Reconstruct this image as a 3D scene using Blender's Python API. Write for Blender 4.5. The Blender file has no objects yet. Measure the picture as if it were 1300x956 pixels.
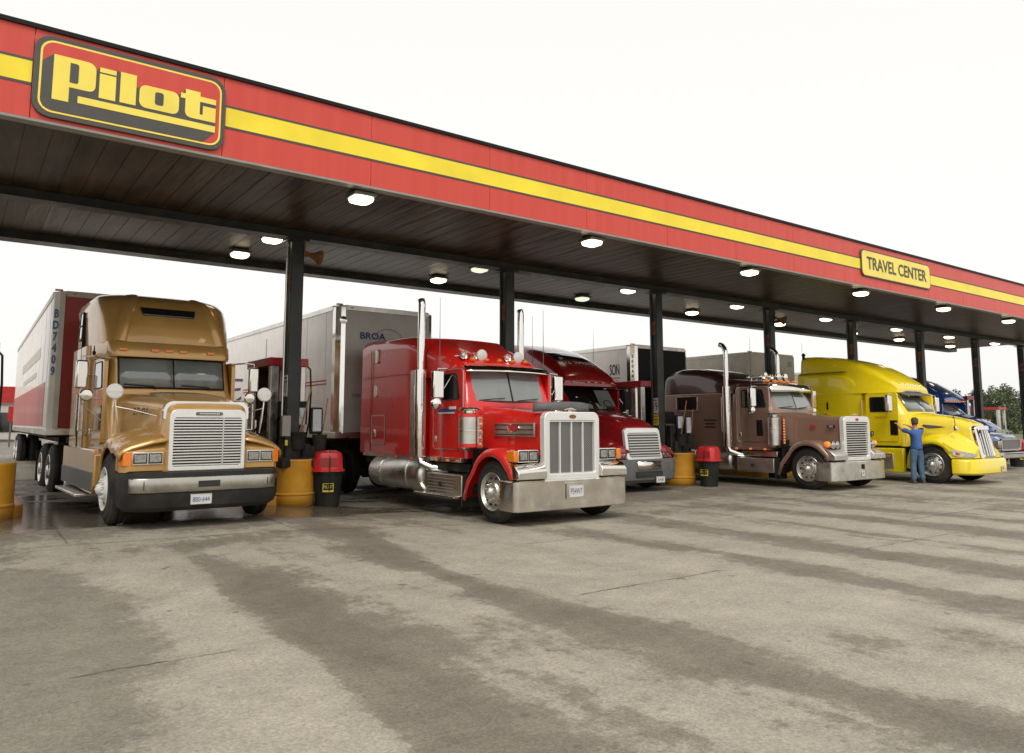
import bpy, math, random
from math import radians as Rd, sin, cos, pi
from mathutils import Vector as V, Matrix
random.seed(7)
SC = bpy.context.scene
COL = SC.collection

# ------------------------------------------------------------------ materials
MATS = {}
def nt(name):
    m = bpy.data.materials.new(name); m.use_nodes = True
    return m, m.node_tree.nodes, m.node_tree.links, m.node_tree.nodes['Principled BSDF']
def pm(name, col, rough=.5, metal=0., coat=0., spec=.5, noise=0., nscale=6., bump=0., bscale=40., rvar=0., emit=0., flake=0., dirt=0.):
    """procedural principled material with optional tonal noise, roughness variation, bump and grime"""
    m, N, L, B = nt(name)
    B.inputs['Base Color'].default_value = (*col, 1)
    B.inputs['Roughness'].default_value = rough
    B.inputs['Metallic'].default_value = metal
    B.inputs['Coat Weight'].default_value = coat
    B.inputs['Coat Roughness'].default_value = .04
    B.inputs['Specular IOR Level'].default_value = spec
    if emit:
        B.inputs['Emission Color'].default_value = (*col, 1); B.inputs['Emission Strength'].default_value = emit
    tc = N.new('ShaderNodeTexCoord')
    if noise or rvar:
        nz = N.new('ShaderNodeTexNoise'); nz.inputs['Scale'].default_value = nscale
        nz.inputs['Detail'].default_value = 6; nz.inputs['Roughness'].default_value = .6
        L.new(tc.outputs['Object'], nz.inputs['Vector'])
        if noise:
            mr = N.new('ShaderNodeMapRange'); mr.inputs[1].default_value = .3; mr.inputs[2].default_value = .7
            mr.inputs[3].default_value = 1 - noise; mr.inputs[4].default_value = 1 + noise
            L.new(nz.outputs[0], mr.inputs[0])
            vm = N.new('ShaderNodeVectorMath'); vm.operation = 'SCALE'; vm.inputs[0].default_value = col
            L.new(mr.outputs[0], vm.inputs['Scale'])
            src = vm.outputs[0]
            if dirt:
                n2 = N.new('ShaderNodeTexNoise'); n2.inputs['Scale'].default_value = 2.3; n2.inputs['Detail'].default_value = 8
                L.new(tc.outputs['Object'], n2.inputs['Vector'])
                r2 = N.new('ShaderNodeMapRange'); r2.inputs[1].default_value = .45; r2.inputs[2].default_value = .75
                r2.inputs[3].default_value = 0; r2.inputs[4].default_value = dirt
                L.new(n2.outputs[0], r2.inputs[0])
                mx = N.new('ShaderNodeMix'); mx.data_type = 'RGBA'
                mx.inputs['B'].default_value = (.16, .13, .09, 1)
                L.new(src, mx.inputs['A']); L.new(r2.outputs[0], mx.inputs['Factor']); src = mx.outputs['Result']
            L.new(src, B.inputs['Base Color'])
        if rvar:
            mr = N.new('ShaderNodeMapRange'); mr.inputs[1].default_value = .3; mr.inputs[2].default_value = .7
            mr.inputs[3].default_value = max(.02, rough - rvar); mr.inputs[4].default_value = rough + rvar
            L.new(nz.outputs[0], mr.inputs[0]); L.new(mr.outputs[0], B.inputs['Roughness'])
    if bump:
        nb = N.new('ShaderNodeTexNoise'); nb.inputs['Scale'].default_value = bscale; nb.inputs['Detail'].default_value = 3
        L.new(tc.outputs['Object'], nb.inputs['Vector'])
        bp = N.new('ShaderNodeBump'); bp.inputs['Strength'].default_value = bump; bp.inputs['Distance'].default_value = .02
        L.new(nb.outputs[0], bp.inputs['Height']); L.new(bp.outputs[0], B.inputs['Normal'])
    MATS[name] = m
    return m
pm('paint_gold', (.52, .295, .085), .36, .40, .8, noise=.06, nscale=1.5, rvar=.05, dirt=.18)
pm('paint_red', (.62, .014, .010), .30, 0, .8, noise=.05, nscale=1.5, rvar=.05, dirt=.05)
pm('paint_dark_red', (.27, .008, .010), .25, .1, 1., noise=.05, nscale=1.5, rvar=.04)
pm('paint_brown', (.28, .170, .120), .34, .35, .8, noise=.05, nscale=1.5, rvar=.05)
pm('paint_maroon', (.055, .014, .010), .28, .2, .9, noise=.05, nscale=1.5)
pm('paint_yellow', (.86, .66, .008), .28, 0, .7, noise=.04, nscale=1.5, rvar=.04)
pm('paint_blue', (.018, .075, .30), .25, .2, 1., noise=.04)
pm('paint_pale_blue', (.16, .21, .32), .3, .4, .8, noise=.04)
pm('chrome', (.80, .78, .74), .10, 1, 0, noise=.05, nscale=3, rvar=.06, bump=.04, bscale=2.5)
pm('chrome_worn', (.74, .70, .63), .17, 1, 0, noise=.12, nscale=3, rvar=.09, bump=.09, bscale=2.0, dirt=.12)
pm('chrome_dull', (.46, .44, .39), .26, 1, 0, noise=.14, nscale=3, rvar=.1, bump=.06, bscale=3, dirt=.3)
pm('faded_red', (.50, .17, .15), .45, 0, .1, noise=.12, nscale=1.2)
pm('aluminium', (.70, .68, .63), .34, 1, 0, noise=.12, nscale=4, rvar=.12, dirt=.25)
pm('white_chrome', (.78, .77, .74), .22, .35, .5, noise=.04)
pm('grille_slat', (.80, .79, .76), .2, .7, .3)
pm('rubber', (.017, .016, .015), .8, spec=.3, bump=.4, bscale=90, noise=.25, nscale=9, dirt=.25)
pm('black_plastic', (.015, .015, .015), .5, spec=.3, noise=.2, nscale=8, dirt=.2)
pm('grey_plastic', (.10, .10, .10), .5, noise=.2, nscale=8, dirt=.3)
pm('chassis', (.013, .012, .010), .75, spec=.25, noise=.3, nscale=6, dirt=.35)
pm('glass', (.075, .085, .08), .04, 0, 1., spec=.8, noise=.25, nscale=1.8)
pm('glass_sky_tint', (.16, .18, .17), .05, 0, 1., spec=.8, noise=.22, nscale=1.3)  # grey reflection of sky and ground painted into the base colour
pm('glass_dark', (.008, .010, .010), .05, 0, .6, spec=.6)
pm('amber', (.75, .20, .01), .25, 0, .8)
pm('amber_lit', (1., .28, .03), .3, 0, .5, emit=.3)
pm('lens', (.42, .42, .41), .10, .75, 1., noise=.35, nscale=22)
pm('white_paint', (.88, .85, .80), .42, 0, .2, noise=.05, nscale=2, dirt=.12)
pm('cream_paint', (.56, .53, .45), .5, 0, .1, noise=.08, nscale=2, dirt=.3)
pm('nose_panel', (.50, .49, .45), .45, .1, .1, noise=.06, nscale=2, dirt=.15)
pm('grey_panel', (.30, .29, .26), .45, .1, .1, noise=.08, nscale=3, dirt=.3)
pm('trailer_red', (.36, .025, .022), .5, 0, .1, noise=.08, nscale=2, dirt=.2)
pm('black_paint', (.010, .010, .010), .5, 0, 0, spec=.2, noise=.1)
pm('column_paint', (.019, .022, .020), .45, 0, .08, spec=.35, noise=.22, nscale=5, dirt=.22, rvar=.08)
pm('rust', (.20, .085, .028), .85, noise=.35, nscale=20)
pm('island_yellow', (.62, .29, .018), .5, 0, .15, noise=.14, nscale=4, dirt=.35)
pm('fascia_yellow', (.95, .74, .02), .38, 0, .25, noise=.10, nscale=1.1)
pm('fascia_dark', (.075, .07, .06), .5, noise=.1)
pm('sign_yellow', (.95, .76, .10), .38, 0, .25, noise=.07, nscale=2.2)
pm('cap_red', (.42, .015, .015), .4, 0, .3, noise=.1)
pm('bin_red', (.62, .018, .022), .38, 0, .3, noise=.05, dirt=.1)
pm('bin_black', (.017, .019, .017), .55, spec=.3, noise=.2, dirt=.2)
pm('text_blue', (.025, .055, .19), .5)
pm('text_dark', (.02, .02, .02), .5)
pm('text_white', (.75, .73, .70), .5)
pm('text_red', (.45, .02, .03), .5)
pm('text_yellow', (.65, .52, .03), .5)
pm('plate_white', (.62, .61, .58), .4)
pm('wood', (.33, .17, .06), .6, noise=.2, nscale=12)
pm('paper', (.55, .56, .58), .7, noise=.1)
pm('skin', (.48, .24, .16), .55, noise=.06)
pm('hair', (.09, .065, .045), .8, noise=.3, nscale=40)
pm('shirt', (.055, .13, .36), .85, noise=.12, nscale=9, bump=.3, bscale=14)
pm('jeans', (.075, .14, .21), .9, noise=.3, nscale=10, bump=.3, bscale=16)
pm('shoe', (.06, .05, .045), .7)
pm('lamp_lit', (1., .84, .58), .4, emit=4.5)
pm('lamp_weak', (.75, .82, .62), .4, emit=1.1)
pm('bark', (.10, .08, .06), .9, noise=.3, nscale=10)
pm('building_white', (.55, .54, .50), .6, noise=.05)
M = MATS

def leaf_mat(name, a, b):
    m, N, L, B = nt(name)
    g = N.new('ShaderNodeNewGeometry'); r = N.new('ShaderNodeValToRGB')
    r.color_ramp.elements[0].color = (*a, 1); r.color_ramp.elements[1].color = (*b, 1)
    L.new(g.outputs['Random Per Island'], r.inputs[0]); L.new(r.outputs[0], B.inputs['Base Color'])
    B.inputs['Roughness'].default_value = .8
    MATS[name] = m
leaf_mat('leaves_a', (.10, .13, .07), (.20, .23, .13))  # both leaf greens paled to paint in distance haze
leaf_mat('leaves_b', (.11, .14, .08), (.24, .26, .16))

def fascia_mat():
    m, N, L, B = nt('fascia_red')
    tc = N.new('ShaderNodeTexCoord'); mp = N.new('ShaderNodeMapping'); mp.inputs['Scale'].default_value = (3.5, 1, .12)
    nz = N.new('ShaderNodeTexNoise'); nz.inputs['Scale'].default_value = 1.6; nz.inputs['Detail'].default_value = 7
    L.new(tc.outputs['Object'], mp.inputs[0]); L.new(mp.outputs[0], nz.inputs['Vector'])
    r = N.new('ShaderNodeValToRGB')
    r.color_ramp.elements[0].position = .3; r.color_ramp.elements[0].color = (.60, .046, .027, 1)
    r.color_ramp.elements[1].position = .75; r.color_ramp.elements[1].color = (.66, .066, .038, 1)
    L.new(nz.outputs[0], r.inputs[0]); L.new(r.outputs[0], B.inputs['Base Color'])
    B.inputs['Roughness'].default_value = .45; B.inputs['Coat Weight'].default_value = .2
    MATS['fascia_red'] = m
fascia_mat()

def soffit_mat():
    """weathered metal pans, each about 0.4 m wide, running across the canopy; streaky tone and a wavy sheen"""
    m, N, L, B = nt('soffit_metal')
    tc = N.new('ShaderNodeTexCoord')
    mp = N.new('ShaderNodeMapping'); mp.inputs['Scale'].default_value = (2.2, .5, 1)
    nz = N.new('ShaderNodeTexNoise'); nz.inputs['Scale'].default_value = 1.5; nz.inputs['Detail'].default_value = 7
    L.new(tc.outputs['Object'], mp.inputs[0]); L.new(mp.outputs[0], nz.inputs['Vector'])
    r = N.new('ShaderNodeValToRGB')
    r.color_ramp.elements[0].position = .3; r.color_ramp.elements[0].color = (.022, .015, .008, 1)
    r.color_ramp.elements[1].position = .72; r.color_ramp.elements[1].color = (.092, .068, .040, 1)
    L.new(nz.outputs[0], r.inputs[0]); L.new(r.outputs[0], B.inputs['Base Color'])
    mp2 = N.new('ShaderNodeMapping'); mp2.inputs['Scale'].default_value = (5, .6, 1)
    n2 = N.new('ShaderNodeTexNoise'); n2.inputs['Scale'].default_value = 1.2; n2.inputs['Detail'].default_value = 2
    L.new(tc.outputs['Object'], mp2.inputs[0]); L.new(mp2.outputs[0], n2.inputs['Vector'])
    bp = N.new('ShaderNodeBump'); bp.inputs['Strength'].default_value = .35; bp.inputs['Distance'].default_value = .06
    L.new(n2.outputs[0], bp.inputs['Height']); L.new(bp.outputs[0], B.inputs['Normal'])
    B.inputs['Roughness'].default_value = .38; B.inputs['Specular IOR Level'].default_value = .20
    B.inputs['Metallic'].default_value = .05
    MATS['soffit_metal'] = m
soffit_mat()

def ground_mat():
    m, N, L, B = nt('pavement')
    tc = N.new('ShaderNodeTexCoord'); O = tc.outputs['Object']
    def noise(scale, det=6, rough=.6, vec=None, sc=None):
        n = N.new('ShaderNodeTexNoise'); n.inputs['Scale'].default_value = scale
        n.inputs['Detail'].default_value = det; n.inputs['Roughness'].default_value = rough
        if sc:
            mp = N.new('ShaderNodeMapping'); mp.inputs['Scale'].default_value = sc
            L.new(O, mp.inputs[0]); L.new(mp.outputs[0], n.inputs['Vector'])
        else: L.new(O, n.inputs['Vector'])
        return n.outputs[0]
    def math_(op, a, b=None, clamp=False):
        n = N.new('ShaderNodeMath'); n.operation = op; n.use_clamp = clamp
        for i, q in enumerate((a, b)):
            if q is None: continue
            if isinstance(q, (int, float)): n.inputs[i].default_value = q
            else: L.new(q, n.inputs[i])
        return n.outputs[0]
    def mrange(v, a, b, c, d, smooth=False):
        n = N.new('ShaderNodeMapRange'); n.interpolation_type = 'SMOOTHSTEP' if smooth else 'LINEAR'
        L.new(v, n.inputs[0])
        for i, q in enumerate((a, b, c, d)): n.inputs[i + 1].default_value = q
        return n.outputs[0]
    def mix(f, a, b):
        n = N.new('ShaderNodeMix'); n.data_type = 'RGBA'
        L.new(f, n.inputs['Factor'])
        for nm, q in (('A', a), ('B', b)):
            if isinstance(q, tuple): n.inputs[nm].default_value = (*q, 1)
            else: L.new(q, n.inputs[nm])
        return n.outputs['Result']
    def attr(nm):
        a = N.new('ShaderNodeAttribute'); a.attribute_name = nm; return a.outputs['Fac']
    st = attr('stain'); wet = attr('wet'); asp = attr('asphalt'); crk = attr('crack')
    big = noise(.9, 9, .68); fine = noise(7, 8, .75); strk = noise(1.0, 7, .65, sc=(2.6, .35, 1))
    s1 = math_('ADD', st, math_('MULTIPLY', math_('SUBTRACT', big, .5), 1.5))
    s1 = math_('ADD', s1, math_('MULTIPLY', math_('SUBTRACT', fine, .5), 1.0))
    s1 = math_('ADD', s1, math_('MULTIPLY', math_('SUBTRACT', strk, .5), 1.0))
    f = mrange(s1, .36, .62, 0, 1, True)
    med = noise(1.7, 10, .72)
    f = math_('ADD', math_('MULTIPLY', f, .54), math_('MULTIPLY', s1, .42), True)
    c = mix(f, (.335, .304, .243), (.152, .131, .101))
    # old asphalt patch: greyer, coarser
    ca = mix(mrange(big, .3, .7, 0, 1), (.155, .139, .110), (.220, .198, .156))
    am = mrange(math_('ADD', asp, math_('MULTIPLY', math_('SUBTRACT', math_('ADD', math_('MULTIPLY', big, .5), math_('MULTIPLY', fine, .5)), .5), 2.2)), .36, .70, 0, 1, True)
    c = mix(math_('MULTIPLY', am, .85, True), c, ca)
    # aggregate speckle
    vo = N.new('ShaderNodeTexVoronoi'); vo.inputs['Scale'].default_value = 70; L.new(O, vo.inputs['Vector'])
    sp = N.new('ShaderNodeSeparateColor'); L.new(vo.outputs['Color'], sp.inputs[0])
    g1 = mrange(sp.outputs[0], 0, 1, .84, 1.18)
    grit = mrange(noise(38, 4, .8), .3, .7, .80, 1.22)
    sc_ = math_('MULTIPLY', math_('MULTIPLY', g1, grit), mrange(med, .28, .72, .78, 1.22))
    vm = N.new('ShaderNodeVectorMath'); vm.operation = 'SCALE'; L.new(c, vm.inputs[0]); L.new(sc_, vm.inputs['Scale'])
    # cracks and joints
    sx = N.new('ShaderNodeSeparateXYZ'); L.new(O, sx.inputs[0]); X_, Y_ = sx.outputs[0], sx.outputs[1]
    wob_ = math_('MULTIPLY', math_('SUBTRACT', noise(2.2, 6, .7), .5), .16)
    wsm = math_('MULTIPLY', math_('SUBTRACT', noise(3, 4, .6), .5), .03)
    tot = None
    def line(dist, w, mask):
        nonlocal tot
        v = math_('MULTIPLY', mrange(math_('ABSOLUTE', dist), w*.4, w, 1, 0), mask)
        tot = v if tot is None else math_('MAXIMUM', tot, v)
    def rng(c, a, b): return math_('MULTIPLY', mrange(c, a-.05, a+.05, 0, 1), mrange(c, b-.05, b+.05, 1, 0))
    jd = math_('SUBTRACT', math_('ADD', Y_, math_('MULTIPLY', X_, .085)), 10.93)
    line(math_('ADD', jd, wsm), .022, rng(X_, -30, 12))
    line(math_('ADD', math_('SUBTRACT', Y_, 9.92), wsm), .022, rng(X_, 12, 60))
    for xa, xb, yc in ((4.9, 7.0, 5.6), (9.3, 11.9, 5.42), (.7, 1.75, 5.75), (13, 17.5, 9.2), (6.3, 9.2, 8.3), (13.2, 16, 6.6)):
        line(math_('ADD', math_('SUBTRACT', Y_, yc), wob_), .020, rng(X_, xa, xb))
    for xc in (1.2, 4.0, 6.9, 9.7, 11.7, 14.4, 16.6, 19.5):
        line(math_('ADD', math_('SUBTRACT', X_, xc), wsm), .018, mrange(Y_, 10.9, 11.0, 0, 1))
    for yc in (12.55, 15.3, 18.2, 24):
        line(math_('ADD', math_('SUBTRACT', Y_, yc), wsm), .018, rng(X_, -30, 60))
    crk = math_('MAXIMUM', math_('MULTIPLY', crk, .25), tot)
    cr = math_('MULTIPLY', crk, mrange(noise(3, 5), .35, .55, .35, 1))
    c2 = mix(math_('MULTIPLY', cr, .8, True), vm.outputs[0], (.05, .04, .03))
    drip = mrange(noise(5.5, 2, .4), .70, .76, 0, .55)
    c2 = mix(drip, c2, (.07, .058, .042))
    # wet film
    wn = mrange(math_('ADD', wet, math_('MULTIPLY', math_('SUBTRACT', noise(.8, 6, .6, sc=(.8, 1.9, 1)), .5), 1.3)), .38, .62, 0, 1, True)
    w2 = math_('MULTIPLY', wn, mrange(wet, .0, .15, 0, 1))
    c3 = mix(math_('MULTIPLY', w2, .42), c2, (.085, .064, .042))
    L.new(c3, B.inputs['Base Color'])
    L.new(math_('SUBTRACT', mrange(fine, .3, .7, .58, .82), math_('MULTIPLY', w2, .55)), B.inputs['Roughness'])
    B.inputs['Specular IOR Level'].default_value = .45
    bp = N.new('ShaderNodeBump'); bp.inputs['Strength'].default_value = .5; bp.inputs['Distance'].default_value = .006
    hh = math_('ADD', math_('MULTIPLY', vo.outputs['Distance'], .8), noise(30, 4, .8))
    hh = math_('MULTIPLY', hh, mrange(w2, 0, 1, 1, .15))
    L.new(hh, bp.inputs['Height']); L.new(bp.outputs[0], B.inputs['Normal'])
    MATS['pavement'] = m
ground_mat()
def grass_mat():
    m, N, L, B = nt('grass_ground')
    nz = N.new('ShaderNodeTexNoise'); nz.inputs['Scale'].default_value = .3; nz.inputs['Detail'].default_value = 9
    tc = N.new('ShaderNodeTexCoord'); L.new(tc.outputs['Object'], nz.inputs['Vector'])
    r = N.new('ShaderNodeValToRGB'); r.color_ramp.elements[0].color = (.06, .085, .025, 1); r.color_ramp.elements[1].color = (.16, .18, .07, 1)
    L.new(nz.outputs[0], r.inputs[0]); L.new(r.outputs[0], B.inputs['Base Color']); B.inputs['Roughness'].default_value = .95
    MATS['grass_ground'] = m
grass_mat()

# ------------------------------------------------------------------ mesh builder
class MB:
    def __init__(s): s.v = []; s.f = []; s.m = []; s.ms = []; s.cur = 0; s.cuts = []
    def cut(s):
        """end of one piece: build() makes each piece an object of its own"""
        s.cuts.append((len(s.v), len(s.f))); return s
    def mat(s, name):
        if name not in s.ms: s.ms.append(name)
        s.cur = s.ms.index(name); return s
    def add(s, vs, fs):
        o = len(s.v); s.v += [tuple(x) for x in vs]
        for f in fs: s.f.append([i + o for i in f]); s.m.append(s.cur)
        return s
    def bx(s, x0, x1, y0, y1, z0, z1):
        a, b = min(x0, x1), max(x0, x1); c, d = min(y0, y1), max(y0, y1); e, f = min(z0, z1), max(z0, z1)
        return s.add([(a,c,e),(b,c,e),(b,d,e),(a,d,e),(a,c,f),(b,c,f),(b,d,f),(a,d,f)],
                     [(0,3,2,1),(4,5,6,7),(0,1,5,4),(1,2,6,5),(2,3,7,6),(3,0,4,7)])
    def slab(s, p00, p10, p11, p01, t):
        """quad with corners p00 p10 p11 p01 (counter-clockwise seen from outside), thickened inwards by t"""
        P = [V(p) for p in (p00, p10, p11, p01)]
        n = ((P[1]-P[0]).cross(P[3]-P[0])).normalized()
        Q = [p - n*t for p in P]
        return s.add(P + Q, [(0,1,2,3),(7,6,5,4),(0,4,5,1),(1,5,6,2),(2,6,7,3),(3,7,4,0)])
    def cyl(s, p0, p1, r0, r1=None, n=20, caps=True):
        r1 = r0 if r1 is None else r1
        p0, p1 = V(p0), V(p1); d = (p1-p0).normalized()
        a = d.orthogonal().normalized(); b = d.cross(a)
        vs = []
        for p, r in ((p0, r0), (p1, r1)):
            for i in range(n):
                t = 2*pi*i/n; vs.append(p + a*cos(t)*r + b*sin(t)*r)
        fs = [(i, (i+1) % n, n+(i+1) % n, n+i) for i in range(n)]
        if caps: fs += [tuple(range(n-1, -1, -1)), tuple(range(n, 2*n))]
        return s.add(vs, fs)
    def tube(s, pts, r, n=10, caps=True):
        pts = [V(p) for p in pts]; vs = []; N_ = len(pts)
        rr = r if isinstance(r, (list, tuple)) else [r]*N_
        t0 = (pts[1]-pts[0]).normalized(); a = t0.orthogonal().normalized()
        for i, p in enumerate(pts):
            t = (pts[min(i+1, N_-1)] - pts[max(i-1, 0)]).normalized()
            a = (a - t*a.dot(t)).normalized(); b = t.cross(a)
            for k in range(n):
                q = 2*pi*k/n; vs.append(p + (a*cos(q) + b*sin(q))*rr[i])
        fs = []
        for i in range(N_-1):
            for k in range(n):
                fs.append((i*n+k, i*n+(k+1) % n, (i+1)*n+(k+1) % n, (i+1)*n+k))
        if caps: fs += [tuple(range(n-1, -1, -1)), tuple((N_-1)*n+k for k in range(n))]
        return s.add(vs, fs)
    def lathe(s, org, axis, prof, n=32):
        """prof: list of (distance along axis, radius)"""
        o = V(org); d = V(axis).normalized(); a = d.orthogonal().normalized(); b = d.cross(a)
        vs = []; K = len(prof)
        for (h, r) in prof:
            for i in range(n):
                t = 2*pi*i/n; vs.append(o + d*h + (a*cos(t) + b*sin(t))*max(r, 1e-4))
        fs = []
        for j in range(K-1):
            for i in range(n): fs.append((j*n+i, j*n+(i+1) % n, (j+1)*n+(i+1) % n, (j+1)*n+i))
        return s.add(vs, fs)
    def loft(s, rings, caps=True):
        n = len(rings[0]); vs = [p for r in rings for p in r]; fs = []
        for j in range(len(rings)-1):
            for i in range(n): fs.append((j*n+i, j*n+(i+1) % n, (j+1)*n+(i+1) % n, (j+1)*n+i))
        if caps: fs += [tuple(range(n-1, -1, -1)), tuple((len(rings)-1)*n+i for i in range(n))]
        return s.add(vs, fs)
    def sheet(s, rows):
        n = len(rows[0]); vs = [p for r in rows for p in r]
        return s.add(vs, [(j*n+i, j*n+i+1, (j+1)*n+i+1, (j+1)*n+i) for j in range(len(rows)-1) for i in range(n-1)])
    def prism(s, poly, fn, t0, t1):
        """2-D outline (u,v) extruded from t0 to t1; fn(u,v,t) -> xyz"""
        n = len(poly); vs = [fn(u, v, t0) for u, v in poly] + [fn(u, v, t1) for u, v in poly]
        fs = [tuple(range(n-1, -1, -1)), tuple(range(n, 2*n))] + [(i, (i+1) % n, n+(i+1) % n, n+i) for i in range(n)]
        return s.add(vs, fs)
    def frame(s, outer, inner, fn, t0, t1):
        n = len(outer)
        vs = [fn(u, v, t) for t in (t0, t1) for pl in (outer, inner) for u, v in pl]
        fs = []
        for i in range(n):
            j = (i+1) % n
            fs += [(i, j, n+j, n+i), (2*n+i, 3*n+i, 3*n+j, 2*n+j), (i, 2*n+i, 2*n+j, j), (n+i, n+j, 3*n+j, 3*n+i)]
        return s.add(vs, fs)
    def sphere(s, c, r, n=14, m=8, sc=(1,1,1)):
        rings = []
        for j in range(m+1):
            t = pi*j/m; rr = max(sin(t), 1e-3)
            rings.append([(c[0]+sc[0]*r*rr*cos(2*pi*i/n), c[1]+sc[1]*r*rr*sin(2*pi*i/n), c[2]-sc[2]*r*cos(t)) for i in range(n)])
        return s.loft(rings)
    def build(s, name, mat=None, parent=None, smooth=True, bevel=0., sharp=35, solid=0., sub=0):
        if mat and not s.ms: s.ms = [mat]
        if s.cuts:
            cs = s.cuts; s.cuts = []
            if cs[-1] != (len(s.v), len(s.f)): cs.append((len(s.v), len(s.f)))
            first = None; pv = pf = 0
            for cv, cf in cs:
                q = MB(); q.v = s.v[pv:cv]; q.f = [[i-pv for i in f_] for f_ in s.f[pf:cf]]
                used_ = sorted(set(s.m[pf:cf])); q.ms = [s.ms[i] for i in used_]; q.m = [used_.index(i) for i in s.m[pf:cf]]
                o = q.build(name, mat, parent, smooth, bevel, sharp, solid, sub); first = first or o
                pv, pf = cv, cf
            return first
        me = bpy.data.meshes.new(name); me.from_pydata(s.v, [], s.f); me.validate(clean_customdata=False)
        for mn in s.ms: me.materials.append(M[mn])
        if len(s.ms) > 1 and len(me.polygons) == len(s.m):
            me.polygons.foreach_set('material_index', s.m)
        import bmesh
        bm = bmesh.new(); bm.from_mesh(me); bmesh.ops.recalc_face_normals(bm, faces=bm.faces); bm.to_mesh(me); bm.free()
        if smooth:
            me.polygons.foreach_set('use_smooth', [True]*len(me.polygons)); me.set_sharp_from_angle(angle=Rd(sharp))
        me.update()
        o = bpy.data.objects.new(name, me); COL.objects.link(o)
        if parent is not None: o.parent = parent
        if solid:
            md = o.modifiers.new('solid', 'SOLIDIFY'); md.thickness = solid; md.offset = -1
        if bevel:
            md = o.modifiers.new('bevel', 'BEVEL'); md.width = bevel; md.segments = 2; md.limit_method = 'ANGLE'; md.angle_limit = Rd(40)
            md.harden_normals = False
        if sub:
            md = o.modifiers.new('sub', 'SUBSURF'); md.levels = sub; md.render_levels = sub
        return o
def tag(o, label=None, cat=None, group=None, kind=None):
    if label: o['label'] = label
    if cat: o['category'] = cat
    if group: o['group'] = group
    if kind: o['kind'] = kind
    return o
def empty(name, loc, rz=0, label=None, cat=None, group=None):
    o = bpy.data.objects.new(name, None); COL.objects.link(o); o.location = loc; o.rotation_euler = (0, 0, rz)
    o.empty_display_size = .2
    return tag(o, label, cat, group)
def kids(o): return [c for c in bpy.data.objects if c.parent == o]
def copy_tree(o, parent=None, label=None, group=None):
    c = o.copy(); COL.objects.link(c)
    if parent is not None: c.parent = parent
    if label: c['label'] = label
    if group: c['group'] = group
    for ch in kids(o): copy_tree(ch, c)
    return c

def rrect(u0, u1, v0, v1, r, n=5, corners=(1,1,1,1)):
    """rounded rectangle outline, ccw from bottom-left; corners (bl, br, tr, tl)"""
    out = []
    for k, (cu, cv, a0) in enumerate(((u0, v0, pi), (u1, v0, 1.5*pi), (u1, v1, 0), (u0, v1, .5*pi))):
        rr = max(r*corners[k], 1e-4)
        ccu = cu + rr if cu == u0 else cu - rr; ccv = cv + rr if cv == v0 else cv - rr
        for i in range(n+1):
            a = a0 + .5*pi*i/n; out.append((ccu + rr*cos(a), ccv + rr*sin(a)))
    return out
def ringx(x, wb, wt, z0, z1, r, crown=0., n=6, rake=0.):
    """body cross-section at station x: flat bottom, tumblehome sides, rounded top corners"""
    half = []
    half.append((-wb, z0)); 
    for k in (.33, .66): half.append((-(wb + (wt-wb)*k), z0 + (z1-r-z0)*k))
    for i in range(n+1):
        a = .5*pi*i/n
        half.append((-(wt - r + r*cos(a)), z1 - r + r*sin(a)))
    half.append((-(wt-r)*.5, z1)); half.append((0, z1))
    full = half + [(-y, z) for y, z in reversed(half[:-1])]
    res = []
    for y, z in full:
        cz = crown*max(0, 1-(y/max(wt, .01))**2) if z > z1-r-.001 else 0
        res.append((x + rake*(z-z0)/max(z1-z0, .01), y, z+cz))
    return res
def ringz(z, x0, x1, w, r, bow=0., n=6, rb=None):
    """plan outline at height z, front at x0, back at x1 (x0 > x1), half-width w; bow pushes the front centre forward"""
    rb = r if rb is None else rb
    pts = []
    for (cx, cy, a0, rr) in ((x1, -w, pi, rb), (x0, -w, 1.5*pi, r), (x0, w, 0, r), (x1, w, .5*pi, rb)):
        rr = max(rr, 1e-4)
        ccx = cx + rr if cx == x1 else cx - rr; ccy = cy + rr if cy < 0 else cy - rr
        for i in range(n+1):
            a = a0 + .5*pi*i/n; pts.append([ccx + rr*cos(a), ccy + rr*sin(a)])
        if cx == x0 and cy < 0:
            for k in (-.5, 0, .5): pts.append([x0, k*(w-r)*2*.5*2*.5])
    out = []
    for px, py in pts:
        if px > x0 - r - .001: px += bow*(1-(py/w)**2)
        out.append((px, py, z))
    return out

def text_mesh(name, s, mat, parent, org, u, v, h, wfac=1., depth=.004, bold=0., align='CENTER', spacing=1.):
    """flat raised lettering: built-in font, cap height about h, laid in the plane (u,v) at org"""
    cu = bpy.data.curves.new(name, 'FONT'); cu.body = s; cu.size = 1; cu.align_x = align; cu.align_y = 'CENTER'
    cu.space_character = spacing; cu.offset = bold; cu.resolution_u = 3
    ob = bpy.data.objects.new(name, cu); COL.objects.link(ob)
    dg = bpy.context.evaluated_depsgraph_get(); dg.update()
    me = bpy.data.meshes.new_from_object(ob.evaluated_get(dg))
    bpy.data.objects.remove(ob); bpy.data.curves.remove(cu)
    me.name = name
    O, U, W = V(org), V(u).normalized(), V(v).normalized(); Nn = U.cross(W).normalized(); k = h/.69
    for vt in me.vertices:
        vt.co = O + U*(vt.co.x*k*wfac) + W*(vt.co.y*k) + Nn*depth
    me.materials.clear(); me.materials.append(M[mat])
    o = bpy.data.objects.new(name, me); COL.objects.link(o)
    if parent is not None: o.parent = parent
    return o
def lamp_strip(mb, pts, r=.03, ax=(1, 0, 0), L=.03):
    for p in pts: mb.cyl(p, V(p)+V(ax)*L, r, r*.7, 10)
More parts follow.
